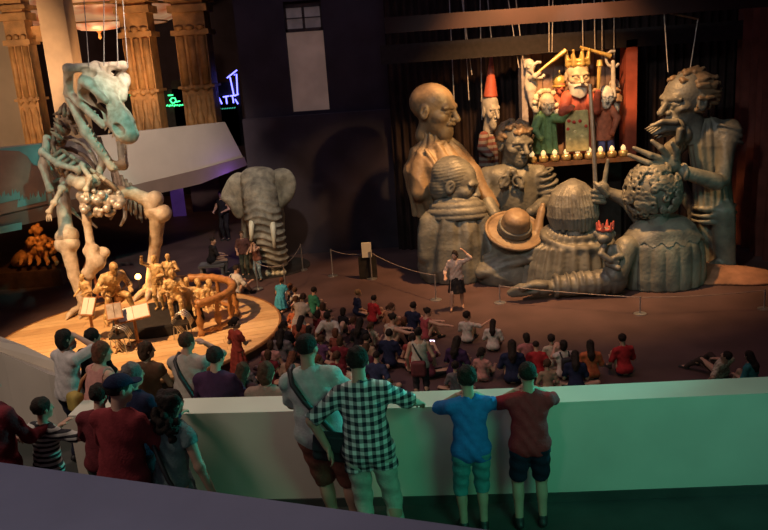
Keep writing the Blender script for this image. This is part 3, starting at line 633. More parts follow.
S.chain([q.p(676, 158, -1.15), q.p(676, 149, -1.25), q.p(672, 143, -1.3)], [q.m(3.2), q.m(2.8), q.m(2)], 0.03); S.obj('arm', M_carve2, g9)
S = q.grid(650, 62, 720, 136, -1.4, 1.4, 0.024); R = frame((-0.95, -.28, -.08), (0.05, 0, 1)); hc = q.p(686, 101); g, e, l = head(S, hc, q.m(56), R, nose=1.35, jaw=.8, neck=.35)
for sx in (-1, 1): e(sx * .27, .24, -.22, (.07, .12, .12), .05, sub=True)
S.obj('head', M_carve2, g9)
S = q.grid(636, 62, 720, 150, -1.4, 1.4, 0.028); rn = random.Random(5); g = lambda x, y, z: hc + R @ (np.array([x, y, z]) * q.m(56))
S.ell(hc + R @ (np.array([0, -.16, .15]) * q.m(56)), (q.m(56) * .37, q.m(56) * .37, q.m(56) * .36), R, 0.03)
S.ell(hc + R @ (np.array([0, .36, .0]) * q.m(56)), (q.m(30), q.m(19), q.m(24)), R, 0.03, sub=True)
for i in range(150):
    zz = rnd_in(rn, -.15, .52); a = rnd_in(rn, 0, 6.28); rr = .42 * math.sqrt(max(0.02, 1 - ((zz - .12) / .40) ** 2)); x, y = rr * math.cos(a) * .88, -.06 + rr * math.sin(a) * 1.05
    if (y > .02 and zz < .36): continue
    S.cap(g(x, y, zz), g(x * 1.05, y - .13, zz + .04 - .1 * rn.random()), q.m(2.7), q.m(1.7), 0.02)
S.obj('hair', M_carvebrown, g9)
S = q.grid(630, 110, 712, 152, -1.4, 1.2, 0.026)
S.ell(q.p(676, 127, -.3), (q.m(9), q.m(8), q.m(9)), None, 0.05); S.ell(q.p(684, 134, -.2), (q.m(8), q.m(8), q.m(9)), None, 0.05)
for i in range(13):     # moustache and beard tufts sweeping forward
    t = i / 12; S.chain([q.p(676 + 3 * t, 122 + 9 * t, -.65 + .8 * ((i * 5) % 13) / 12), q.p(662 + 5 * t, 121.5 + 12 * t, -.65 + .7 * ((i * 5) % 13) / 12), q.p(645 + 12 * t + 4 * (i % 2), 129 + 9 * t - 5 * (i % 2), -.6 + .6 * ((i * 5) % 13) / 12)], [q.m(3.0), q.m(2.6), q.m(.7)], 0.008)
for i in range(9): S.chain([q.p(680 + i, 130, -.7 + .14 * i), q.p(678 + i * 1.4, 140, -.65 + .13 * i), q.p(673 + 2.0 * i, 149 - (i % 2) * 4, -.5 + .1 * i)], [q.m(3.2), q.m(2.8), q.m(.7)], 0.008)
S.obj('beard', M_carve2, g9)
S = q.grid(655, 120, 712, 235, -.8, 1.8, 0.035)       # far arm held low
S.chain([q.p(694, 132, .5), q.p(672, 150, .8), q.p(676, 178, .9), q.p(690, 205, .6)], [q.m(10), q.m(9), q.m(8), q.m(6)], 0.08); S.ell(q.p(693, 212, .5), (q.m(6), q.m(5), q.m(8)), None, .05)
for i in range(4): S.cap(q.p(690 + 2 * i, 216, .5 - .1 * i), q.p(689 + 2 * i, 226, .4 - .1 * i), q.m(2.4), q.m(1.8), 0.02)
S.obj('far_arm', M_carve, g9)
S = SDF((8.0, 21.0, -.05), (12.3, 25.6, .9), 0.05); rn = random.Random(3)
for (x, y, rx, ry, rz) in ((10.0, 23.3, 1.3, 1.1, .28), (10.8, 22.7, 1.0, .8, .24), (9.4, 23.9, 1.1, .8, .2)): S.ell((x, y, 0), (rx, ry, rz), None, 0.3)
S.warp(folds(.5, .7, .6, 4.0, 0.04)); S.cut((0, 0, 0.0), (0, 0, -1)); mo = S.obj('rock_mound', mat('brown_rock', (0.26, 0.13, 0.08), 0.85, 0.3, 2.0, 0.4), None, (10.2, 23.2, 0)); tag(mo, 'low brown rock mound under the standing knight', 'mound')

# ------------------------------------------------------------------ puppet theatre with marionettes
q = PX(27.0, 578, 110)
TH = thing('puppet_theatre', 'puppet theatre box with red post and a shelf of brass footlights', 'puppet theatre', q.p(578, 158))
M_tback = mat('theatre_back_wood', (0.34, 0.22, 0.17), 0.7, 0.3, 2.0); M_red = mat('red_post', (0.42, 0.09, 0.05), 0.55, 0.15, 3.0); M_gold = mat('gold_paint', (0.72, 0.50, 0.16), 0.35, 0.2, 5.0, metal=0.5)
x0, x1 = q.p(527, 100)[0], q.p(623, 100)[0]; z0, z1 = q.p(578, 157)[2], q.p(578, 48)[2]
for i in range(9):
    w = (x1 - x0) / 9; MB().box((x0 + w * (i + .5), 27.9, (z0 + z1) / 2), (w / 2 - .012, 0.05, (z1 - z0) / 2)).obj('back_plank', M_tback, TH)
MB().box((x1 + q.m(7), 27.2, (z0 + z1) / 2 + .05), (q.m(5.5), 0.35, (z1 - z0) / 2 + .1)).obj('post', M_red, TH)
MB().box((x0 - q.m(2), 27.3, (z0 + z1) / 2), (q.m(3), 0.3, (z1 - z0) / 2)).obj('post', mat('grey_post', (0.28, 0.24, 0.23), 0.7), TH)
MB().box(((x0 + x1) / 2, 27.05, z0 - .06), ((x1 - x0) / 2 + .3, 0.9, 0.07)).obj('shelf', M_darkwood, TH)
MB().box(((x0 + x1) / 2, 27.5, z1 + .05), ((x1 - x0) / 2 + .4, 0.3, 0.06)).obj('lintel', M_darkwood, TH)
MB().box(((x0 + x1) / 2, 28.0, z0 / 2), ((x1 - x0) / 2 + .2, 0.25, z0 / 2 - .07)).obj('base', M_plinth, TH)
M_brass = mat('brass_cup', (0.75, 0.55, 0.25), 0.3, 0.1, 5, metal=0.7); M_bulb = mat('warm_bulb', (1.0, 0.72, 0.36), 0.4, 0.05, 5, emit=0.7)
for i in range(9):
    c = q.p(532 + i * 11.4, 157.0, -.7); c[2] = z0 + .01
    cup = thing('footlight', 'small brass footlight cup in the row on the theatre shelf', 'footlight', c, 'footlights on the puppet theatre shelf')
    MB().lathe(c, [(.10, 0), (.15, .04), (.16, .14), (.14, .20), (.11, .22)], 14).obj('cup', M_brass, cup, smooth=True)
    MB().lathe(c + np.array([0, 0, .2]), [(.02, 0), (.075, .03), (.085, .10), (.05, .17), (.01, .2)], 12).obj('bulb', M_bulb, cup, smooth=True)
M_skinp = mat('puppet_cream', (0.50, 0.40, 0.28), 0.5, 0.2, 5); M_white = mat('puppet_white', (0.50, 0.46, 0.40), 0.6, 0.2, 5)
def pup(label, x, y): p = q.p(x, y, -.35); return thing('marionette', label, 'puppet', p, 'marionettes in the puppet theatre')
# the king
kg = pup('king marionette with white beard and gold crown in red robe and dotted panel', 578, 152)
S = q.grid(558, 84, 600, 158, -1.0, .6, 0.022)
S.rev(q.p(578, 153, -.35), [(0, q.m(13)), (1.0, q.m(12)), (1.6, q.m(13)), (2.0, q.m(10)), (2.25, q.m(5))], (1.0, .6), lambda th, z: .03 * np.sin(10 * th), 0.04)
S.cap(q.p(567, 97, -.4), q.p(563, 112, -.7), q.m(6), q.m(4.5), 0.05); S.cap(q.p(563, 112, -.7), q.p(571, 108, -.95), q.m(4.5), q.m(3), 0.04); S.cap(q.p(589, 97, -.4), q.p(596, 110, -.6), q.m(6), q.m(4.5), 0.05); S.cap(q.p(596, 110, -.6), q.p(598, 92, -.9), q.m(4.5), q.m(3), 0.04)
S.obj('robe', mat('king_red', (0.42, 0.09, 0.05), 0.7, 0.3, 6), kg)
S = q.grid(562, 106, 594, 158, -1.2, 0, 0.025); S.box(q.p(577, 131, -.72), (q.m(11.5), .06, q.m(20)), rot('X', -4), .04, 0.02); pn = S.obj('panel', mat('panel_gold', (0.46, 0.38, 0.17), 0.7, 0.25, 6), kg)
for (dx, dy) in ((569, 121), (574, 122), (580, 121), (568, 129), (586, 126), (575, 132), (582, 136), (570, 139), (578, 144), (586, 142)):
    c = q.p(dx, dy, -.79); MB().lathe(c, [(.055, -.012), (.055, .0), (.03, .012)], 10, rot('X', 86)).obj('dot', mat('dot_red', (0.50, 0.05, 0.03), .6) if dy < 130 else mat('dot_gold', (0.75, 0.6, 0.3), .5), pn)
S = q.grid(564, 58, 592, 96, -1.0, .4, 0.018); R = frame((0.05, -1, -.1)); hc = q.p(577.5, 76, -.4); g, e, l = head(S, hc, q.m(31), R, neck=.2, nose=1.2); S.obj('head', M_skinp, kg)
S = q.grid(562, 66, 594, 96, -1.2, .4, 0.016)
for i in range(15):
    a = (i - 7) / 7 * 1.35; S.chain([hc + R @ (np.array([.27 * math.sin(a), .06 + .27 * math.cos(a), -.2 - .06 * math.cos(a)]) * q.m(31)), hc + R @ (np.array([.24 * math.sin(a), .10 + .25 * math.cos(a), -.62 + .1 * abs(math.sin(a))]) * q.m(31))], [q.m(2.2), q.m(1.2)], 0.015)
for sx in (-1, 1): S.chain([hc + R @ (np.array([sx * .02, .43, -.20]) * q.m(31)), hc + R @ (np.array([sx * .2, .36, -.27]) * q.m(31))], [q.m(1.8), q.m(.9)], 0.01)
S.obj('beard', M_white, kg)
S = q.grid(562, 44, 594, 70, -1.0, .6, 0.018); cc = q.p(577.5, 64, -.4); S.torus(cc, q.m(9.5), q.m(1.8), None, 0.02); S.torus(cc + np.array([0, 0, .12]), q.m(9.7), q.m(1.6), None, 0.02)
for i in range(8):
    a = i / 8 * 6.283 + .2; o = cc + np.array([math.cos(a), math.sin(a), 0]) * q.m(9.7); S.cap(o, o + np.array([math.cos(a) * .06, math.sin(a) * .06, q.m(12)]), q.m(3.0), q.m(1.0), 0.04); S.ell(o + np.array([math.cos(a) * .07, math.sin(a) * .07, q.m(13)]), (q.m(1.4),) * 3, None, .01)
S.obj('crown', M_gold, kg)
# queen in green
qn = pup('queen marionette with curled hair in a green dress', 546, 152)
S = q.grid(530, 100, 574, 158, -1.0, .6, 0.022)
S.rev(q.p(546, 153, -.35), [(0, q.m(12)), (.8, q.m(10)), (1.2, q.m(9)), (1.4, q.m(5))], (1.0, .65), lambda th, z: .05 * np.sin(9 * th), 0.04)
S.chain([q.p(553, 118, -.45), q.p(562, 119, -.65), q.p(572, 107, -.85)], [q.m(5), q.m(4), q.m(2.6)], 0.04); S.chain([q.p(539, 118, -.45), q.p(534, 130, -.6), q.p(541, 138, -.85)], [q.m(5), q.m(4), q.m(2.8)], 0.04); S.obj('dress', mat('puppet_green', (0.13, 0.22, 0.09), 0.7, 0.25, 6), qn)
S = q.grid(532, 88, 562, 122, -1.0, .4, 0.018); hc = q.p(547, 104, -.45); g, e, l = head(S, hc, q.m(21), frame((0.1, -1, -.1)), neck=.3); S.obj('head', M_skinp, qn)
S = q.grid(528, 84, 566, 124, -1.0, .6, 0.018); rn = random.Random(2)
for i in range(46):
    a = rnd_in(rn, -.4, math.pi + .4); zz = rnd_in(rn, -.32, .42); rr = .42 * math.sqrt(max(.03, 1 - (zz / .46) ** 2)); o = hc + np.array([math.cos(a) * rr, math.sin(a) * rr + .05, zz]); S.ell(o, (q.m(2.6),) * 3, None, .02)
S.obj('hair', mat('puppet_pale_hair', (0.60, 0.50, 0.36), 0.7, 0.2, 8), qn)
# small knight in red and blue
kn = pup('thin faced marionette in a red tunic and blue hose holding a baton', 606, 152)
S = q.grid(592, 96, 624, 158, -1.0, .6, 0.022)
S.rev(q.p(605, 140, -.35), [(0, q.m(9)), (.5, q.m(8)), (1.0, q.m(8.5)), (1.25, q.m(5))], (1.0, .65), None, 0.04); S.chain([q.p(610, 108, -.45), q.p(617, 118, -.6), q.p(612, 134, -.8)], [q.m(4.5), q.m(3.6), q.m(2.6)], 0.04)
S.chain([q.p(600, 108, -.45), q.p(597, 98, -.6), q.p(599, 86, -.8)], [q.m(4.2), q.m(3.4), q.m(2.6)], 0.04); S.obj('tunic', mat('puppet_red', (0.36, 0.11, 0.06), 0.7, 0.3, 6), kn)
S = q.grid(592, 128, 624, 160, -1.0, .6, 0.022)
for sx in (-1, 1): S.cap(q.p(606 + sx * 4, 138, -.35), q.p(607 + sx * 5, 153, -.4), q.m(4), q.m(3), 0.02)
S.obj('hose', mat('puppet_blue', (0.10, 0.10, 0.26), 0.7, 0.25, 6), kn)
S = q.grid(594, 80, 620, 112, -1.0, .4, 0.018); hc = q.p(606, 97, -.45); head(S, hc, q.m(22), frame((-0.15, -1, -.1)), neck=.25); S.obj('head', M_white, kn)
S = q.grid(592, 78, 622, 112, -1.0, .6, 0.018)
for i in range(26):
    a = rnd_in(rn, -.3, math.pi + .3); zz = rnd_in(rn, -.3, .42); rr = .40 * math.sqrt(max(.03, 1 - (zz / .46) ** 2)); o = hc + np.array([math.cos(a) * rr, math.sin(a) * rr + .05, zz]); S.cap(o, o + np.array([math.cos(a) * .12, math.sin(a) * .12, -.05]), q.m(2.2), q.m(.8), .02)
S.obj('hair', mat('puppet_brown_hair', (0.30, 0.18, 0.10), 0.7, 0.2, 8), kn)
MB().tube([q.p(598, 92, -.9), q.p(599.5, 66, -.9)], [q.m(1.4), q.m(2.2)], 10).tube([q.p(599.5, 66, -.9), q.p(599.8, 60, -.9)], [q.m(3.2), q.m(2.4)], 10).obj('baton', M_gold, kn)
# gold helmeted head between king and queen
hp = pup('small marionette with a round gold helmet behind the queen', 559, 150)
S = q.grid(550, 74, 570, 112, -.6, .6, 0.018); head(S, q.p(559.5, 86, .05), q.m(16), frame((0.1, -1, -.1)), neck=.3); S.rev(q.p(559, 150, .1), [(0, q.m(6)), (1.6, q.m(7)), (1.85, q.m(4))], (1, .6), None, .03); S.obj('body', mat('puppet_red2', (0.45, 0.12, 0.07), 0.7, 0.25, 6), hp)
S = q.grid(550, 70, 570, 96, -.7, .6, 0.018); S.ell(q.p(559.5, 81.5, .05), (q.m(6.6), q.m(6.4), q.m(7)), None, .02); S.cut(q.p(559, 86, 0), (0, 0, -1)); S.torus(q.p(559.5, 86, .05), q.m(6.6), q.m(1.1), None, .01); S.cap(q.p(559.5, 75, .05), q.p(559.5, 71, .05), q.m(1.4), q.m(.8), .02); S.obj('helmet', M_gold, hp)
# cherubs with trumpets in the upper corners
for (lab, hx, hy, bx, by, ring, rod_) in (('pale cherub marionette blowing a trumpet beside the grey post', 529.5, 66, 531, 84, (539, 70), ((537, 73), (566, 50))), ('pale cherub marionette with a curled horn beside the red post', 614, 86, 614, 104, (613, 59), ((580, 47), (611, 56)))):
    ch = pup(lab, bx, by)
    S = q.grid(hx - 22, hy - 24, hx + 22, by + 26, -.9, .7, 0.018); head(S, q.p(hx, hy, -.2), q.m(14), frame((0.4 if hx < 560 else -.4, -.9, 0)), neck=.3)
    S.ell(q.p(bx, by, -.2), (q.m(6.5), q.m(5), q.m(10)), None, .08); S.chain([q.p(bx, by - 6, -.35), q.p((bx + ring[0]) / 2, by - 8, -.5), q.p(ring[0], ring[1] + 3, -.55)], [q.m(3), q.m(2.6), q.m(2)], .04); S.chain([q.p(bx, by + 6, -.2), q.p(bx + (1 if hx < 560 else -1), by + 22, -.2)], [q.m(5), q.m(2)], .05)
    S.obj('body', M_white, ch)
    MB().tube([q.p(*rod_[0], -.55), q.p((rod_[0][0] + rod_[1][0]) / 2, (rod_[0][1] + rod_[1][1]) / 2, -.58), q.p(*rod_[1], -.6)], [q.m(1.2), q.m(1.6), q.m(2.4)], 10).obj('trumpet', M_gold, ch)
    MB().tube([q.p(ring[0] + 7 * math.cos(t * .55 + .6), ring[1] + 8 * math.sin(t * .55 + .6), -.5) for t in range(9)], q.m(1.5), 8).obj('drape', M_white, ch)
# cone-hatted marionette hanging beside the theatre
q3 = PX(27.6, 491, 110); b = q3.p(491, 165)
cm = thing('marionette', 'long masked marionette with a tall red cone hat hanging on strings', 'puppet', b, 'marionettes in the puppet theatre')
S = q3.grid(476, 86, 506, 140, -.9, .7, 0.02); Rk = frame((0.5, -.85, -.1)); hk = q3.p(490.5, 111); head(S, hk, q3.m(37), Rk, neck=.15, jaw=.8, nose=1.3); vk, fk = S.mesh(); vk = hk + (vk - hk) @ Rk @ np.diag([.58, .62, 1.0]) @ Rk.T; mesh_obj('head', vk, fk, mat('pale_mask', (0.36, 0.33, 0.28), 0.6, 0.2, 5), cm, smooth=True)
MB().lathe(q3.p(490.5, 97), [(q3.m(7.5), 0), (q3.m(7), .06), (q3.m(4), .72), (q3.m(1.2), 1.36), (q3.m(.3), 1.42)], 18, rot('Y', 3)).obj('cone_hat', M_red, cm, smooth=True)
S = q3.grid(474, 124, 506, 200, -.9, .7, 0.024); S.rev(q3.p(490, 192), [(0, q3.m(9)), (.6, q3.m(10)), (1.5, q3.m(9)), (2.0, q3.m(5))], (1, .7), lambda th, z: .03 * np.sin(9 * th), .04)
S.chain([q3.p(484, 136, -.2), q3.p(482, 148, -.4), q3.p(490, 155, -.6)], [q3.m(5), q3.m(4.5), q3.m(3.5)], .04); S.obj('robe', stripe_mat('striped_sleeve', (0.24, 0.20, 0.17), (0.16, 0.05, 0.04), 0.10), cm)
# strings from the grid above
M_str = mat('pale_string', (0.42, 0.38, 0.36), 0.8)
for (xa, ya, xb, yb, Y) in ((487, -8, 493, 56, 27.6), (461, -8, 472, 75, 27.3), (463, -8, 469, 100, 27.5), (507, -8, 519, 68, 27.0), (515, -8, 523, 60, 26.9), (549, -8, 549, 52, 26.7), (553, -8, 552, 52, 26.7), (582, -8, 583, 50, 26.6), (594, -8, 595, 54, 26.6), (602, -8, 602, 58, 26.6), (614, -8, 614, 58, 26.7), (449, -8, 455, 120, 27.8), (480, -8, 482, 120, 27.8), (664, 12, 668, 72, 24.0), (698, 18, 690, 70, 24.0)):
    lab_ = 'thin pale string down to the bearded knight from its control bar' if xa > 640 else 'thin pale string hanging down to the puppet theatre' if xa > 530 else 'thin pale string hanging in the dark beside the cone hat puppet'
    st = MB().tube([at_y(xa, ya, Y), at_y(xb, yb, Y)], 0.016, 5).obj('string', M_str, None, at_y(xb, yb, Y)); tag(st, lab_, 'string', lab_)
bar = MB().tube([at_y(664, 12, 24.0), at_y(698, 19, 24.0)], 0.03, 6).obj('control_bar', M_darkwood, None, at_y(681, 15, 24.0)); tag(bar, 'wooden control bar hung above the bearded knight', 'bar')

# ------------------------------------------------------------------ people
M_skin = mat('skin_light', (0.46, 0.27, 0.19), 0.55, 0.08, 8); M_skin2 = mat('skin_tan', (0.36, 0.20, 0.13), 0.55, 0.08, 8)
HAIR = {'dark': mat('hair_dark', (0.022, 0.015, 0.012), 0.75, 0.3, 30, 0.4, 60, spec=0.2), 'brown': mat('hair_brown', (0.07, 0.035, 0.02), 0.75, 0.3, 30, 0.4, 60, spec=0.2), 'auburn': mat('hair_auburn', (0.12, 0.045, 0.025), 0.75, 0.3, 30, 0.4, 60, spec=0.2), 'fair': mat('hair_fair', (0.22, 0.13, 0.06), 0.75, 0.3, 30, 0.4, 60, spec=0.2), 'grey': mat('hair_grey', (0.10, 0.09, 0.085), 0.5, 0.3, 30, 0.4, 60)}
M_shoe = mat('dark_shoe', (0.025, 0.024, 0.026), 0.5); M_eye = mat('eye_dark', (0.02, 0.015, 0.012), 0.2)
def unit(v): v = _v(v); return v / (np.linalg.norm(v) + 1e-9)
def ik(a, t, l1, l2, pole):
    a, t = _v(a), _v(t); d = t - a; D = np.linalg.norm(d); D2 = min(max(D, abs(l1 - l2) + 1e-3), (l1 + l2) * 0.995); u = d / (D + 1e-9); t = a + u * D2
    x = (l1 * l1 - l2 * l2 + D2 * D2) / (2 * D2); h = math.sqrt(max(l1 * l1 - x * x, 0)); p = _v(pole); p = p - u * (p @ u); p = unit(p) if np.linalg.norm(p) > 1e-6 else np.array([0, 0, -1.0])
    return a + u * x + p * h, t
class Body:
    """joints of a figure 1.75 m tall facing +Y; seat: 'stand', 'floor' or 'stool'"""
    def __init__(s, pose='stand', lean=0, side=0, twist=0, look=0, nod=0, hands=None, feet=None, knees=None, hs=1.0, fat=1.0, hipz=None, poles=None, fist=False):
        s.pose = pose; s.hs = hs; s.fat = fat; hipz = hipz if hipz is not None else {'stand': .94, 'floor': .13, 'stool': .52}[pose]
        s.P = np.array([0, 0, hipz]); T = rot('Z', twist) @ rot('X', -lean) @ rot('Y', side); s.T = T
        up = lambda x, y, z: s.P + T @ np.array([x, y, z])
        s.waist = up(0, 0, .15); s.chest = up(0, .01, .36); s.neck = up(0, -.01, .52)
        s.HR = rot('Z', twist * .5 + look) @ rot('X', -lean * .4 - nod); s.headc = s.neck + (T @ np.array([0, .01, .06])) + s.HR @ np.array([0, .02, .115]) * hs
        s.sh = {e: up(e * .175 * fat ** .3, -.01, .455) for e in (-1, 1)}; s.hip = {e: s.P + rot('Z', twist * .4) @ np.array([e * .09, 0, -.02]) for e in (-1, 1)}
        dh = {'stand': {e: np.array([e * .26, .05, .78]) for e in (-1, 1)}, 'floor': {e: np.array([e * .17, .34, .34]) for e in (-1, 1)}, 'stool': {e: np.array([e * .14, .38, .62]) for e in (-1, 1)}}[pose]
        if hands:
            for e in hands: dh[e] = _v(hands[e])
        s.el, s.wr = {}, {}
        for e in (-1, 1):
            pole = (poles or {}).get(e, (e * .5, -.55, -.7)); s.el[e], s.wr[e] = ik(s.sh[e], dh[e], .285, .255, pole)
        df = {'stand': {e: np.array([e * .10, 0, .085]) for e in (-1, 1)}, 'floor': {e: np.array([e * .13, .46, .085]) for e in (-1, 1)}, 'stool': {e: np.array([e * .12, .40, .085]) for e in (-1, 1)}}[pose]
        if feet:
            for e in feet: df[e] = _v(feet[e])
        s.kn, s.an = {}, {}
        for e in (-1, 1):
            pole = (knees or {}).get(e, (e * .12, 1, .35)); s.kn[e], s.an[e] = ik(s.hip[e], df[e], .44, .42, pole)
        s.toe = {}
        for e in (-1, 1):
            d = s.an[e] - s.kn[e]; f = np.array([e * .12, 1, 0]) if pose != 'floor' or df[e][2] > .07 else np.array([d[0], d[1] + .12, 0]); s.toe[e] = s.an[e] + unit(f) * .15 - np.array([0, 0, .045])
    def bounds(s, pad=.22):
        q = np.array([s.P, s.headc, s.headc + np.array([0, 0, .1]), s.chest] + [d[e] for d in (s.sh, s.el, s.wr, s.kn, s.an, s.toe, s.hip) for e in (-1, 1)]); return q.min(0) - pad, q.max(0) + pad
    def torso(s, S, inf=0.0, k=.05):
        f = s.fat; S.ell(s.P + s.T @ np.array([0, 0, .02]), (.165 * f + inf, .125 * f + inf, .13 + inf), s.T, k); S.ell(s.waist, (.135 * f + inf, .105 * f + inf, .15 + inf), s.T, k); S.ell(s.chest, (.165 * f + inf, .115 * f + inf, .19 + inf), s.T, k)
        for e in (-1, 1): S.cap(s.neck + s.T @ np.array([0, 0, -.03]), s.sh[e], .05 + inf, .052 + inf, k)
    def arm(s, S, e, frac=1.0, inf=0.0, k=.03):
        a, b, c = s.sh[e], s.el[e], s.wr[e]
        if frac <= .5: b2 = a + (b - a) * frac * 2; S.cap(a, b2, .056 + inf, .05 + inf * 1.4, k); return b2, b - a
        S.cap(a, b, .054 + inf, .042 + inf, k); t = (frac - .5) * 2; c2 = b + (c - b) * t; S.cap(b, c2, .042 + inf, .042 + (.03 - .042) * t + inf, k); return c2, c - b
    def leg(s, S, e, frac=1.0, inf=0.0, k=.03):
        a, b, c = s.hip[e], s.kn[e], s.an[e]; f = s.fat
        if frac <= .5: b2 = a + (b - a) * frac * 2; S.cap(a, b2, .088 * f + inf, .088 * f + (.058 - .088) * frac * 2 + inf * 1.3, k); return b2, b - a
        S.cap(a, b, .088 * f + inf, .058 * f + inf, k); t = (frac - .5) * 2; c2 = b + (c - b) * t; S.cap(b, c2, .056 * f + inf, (.056 + (.037 - .056) * t) * f + inf, k)
        if not inf: S.ell(b + (c - b) * .3 + np.array([0, -.015, 0]), (.05 * f, .05 * f, .1), frame(unit(np.cross((1, 0, 0), c - b) + 1e-4), b - c), .03)
        return c2, c - b
    def hand(s, S, e, fine):
        c = s.wr[e]; d = unit(c - s.el[e]); n = np.cross(d, (0, 0, 1)); n = unit(n) if np.linalg.norm(n) > .2 else np.array([1.0, 0, 0]); R = frame(d, np.cross(n, d)); w = R[:, 0]; u = R[:, 2]
        S.ell(c + d * .05, (.038, .052, .018), R, .015); rf = .0105 if fine else .0125
        for i, L in enumerate((.058, .072, .076, .066)):
            o = c + d * .085 + w * e * (.028 - .019 * i); m1 = o + d * L * .5 - u * .008 + w * e * (.004 - .004 * i); S.cap(o - d * .02, m1, rf, rf * .95, .004); S.cap(m1, m1 + d * L * .35 - u * .03, rf * .95, rf * .8, .004)
        o = c + d * .02 - w * e * .033; S.cap(o, o + d * .035 - w * e * .022 - u * .008, .013, .012, .006); S.cap(o + d * .035 - w * e * .022 - u * .008, o + d * .062 - w * e * .022 - u * .02, .012, .009, .004)
    def headshape(s, S):
        R = s.HR; h = s.hs; g = lambda x, y, z: s.headc + R @ (np.array([x, y, z]) * h); l = lambda a, b, ra, rb, k=.012, **w: S.cap(g(*a), g(*b), ra * h, rb * h, k, **w); el = lambda x, y, z, r, k=.015, **w: S.ell(g(x, y, z), tuple(t * h for t in r), R, k, **w)
        el(0, -.012, .03, (.074, .094, .085)); el(0, .025, -.045, (.056, .062, .066), .03); el(0, .058, -.088, (.028, .028, .024), .02)
        for e in (-1, 1):
            el(e * .032, .094, .004, (.02, .016, .012), .008, sub=True); el(e * .032, .072, .003, (.013, .013, .011), .003); el(e * .077, -.01, -.005, (.01, .02, .03), .008); el(e * .045, .052, -.022, (.022, .025, .02), .02)
        l((-.038, .078, .024), (.038, .078, .024), .010, .010); l((0, .085, .016), (0, .105, -.026), .009, .014, .008); l((-.02, .079, -.054), (.02, .079, -.054), .009, .009, .006); l((-.02, .079, -.066), (.02, .079, -.066), .009, .009, .006)
        S.cap(s.neck + s.T @ np.array([0, 0, -.04]), s.headc + R @ np.array([0, -.015, -.05]) * h, .058, .052, .02)
        return g, l, el
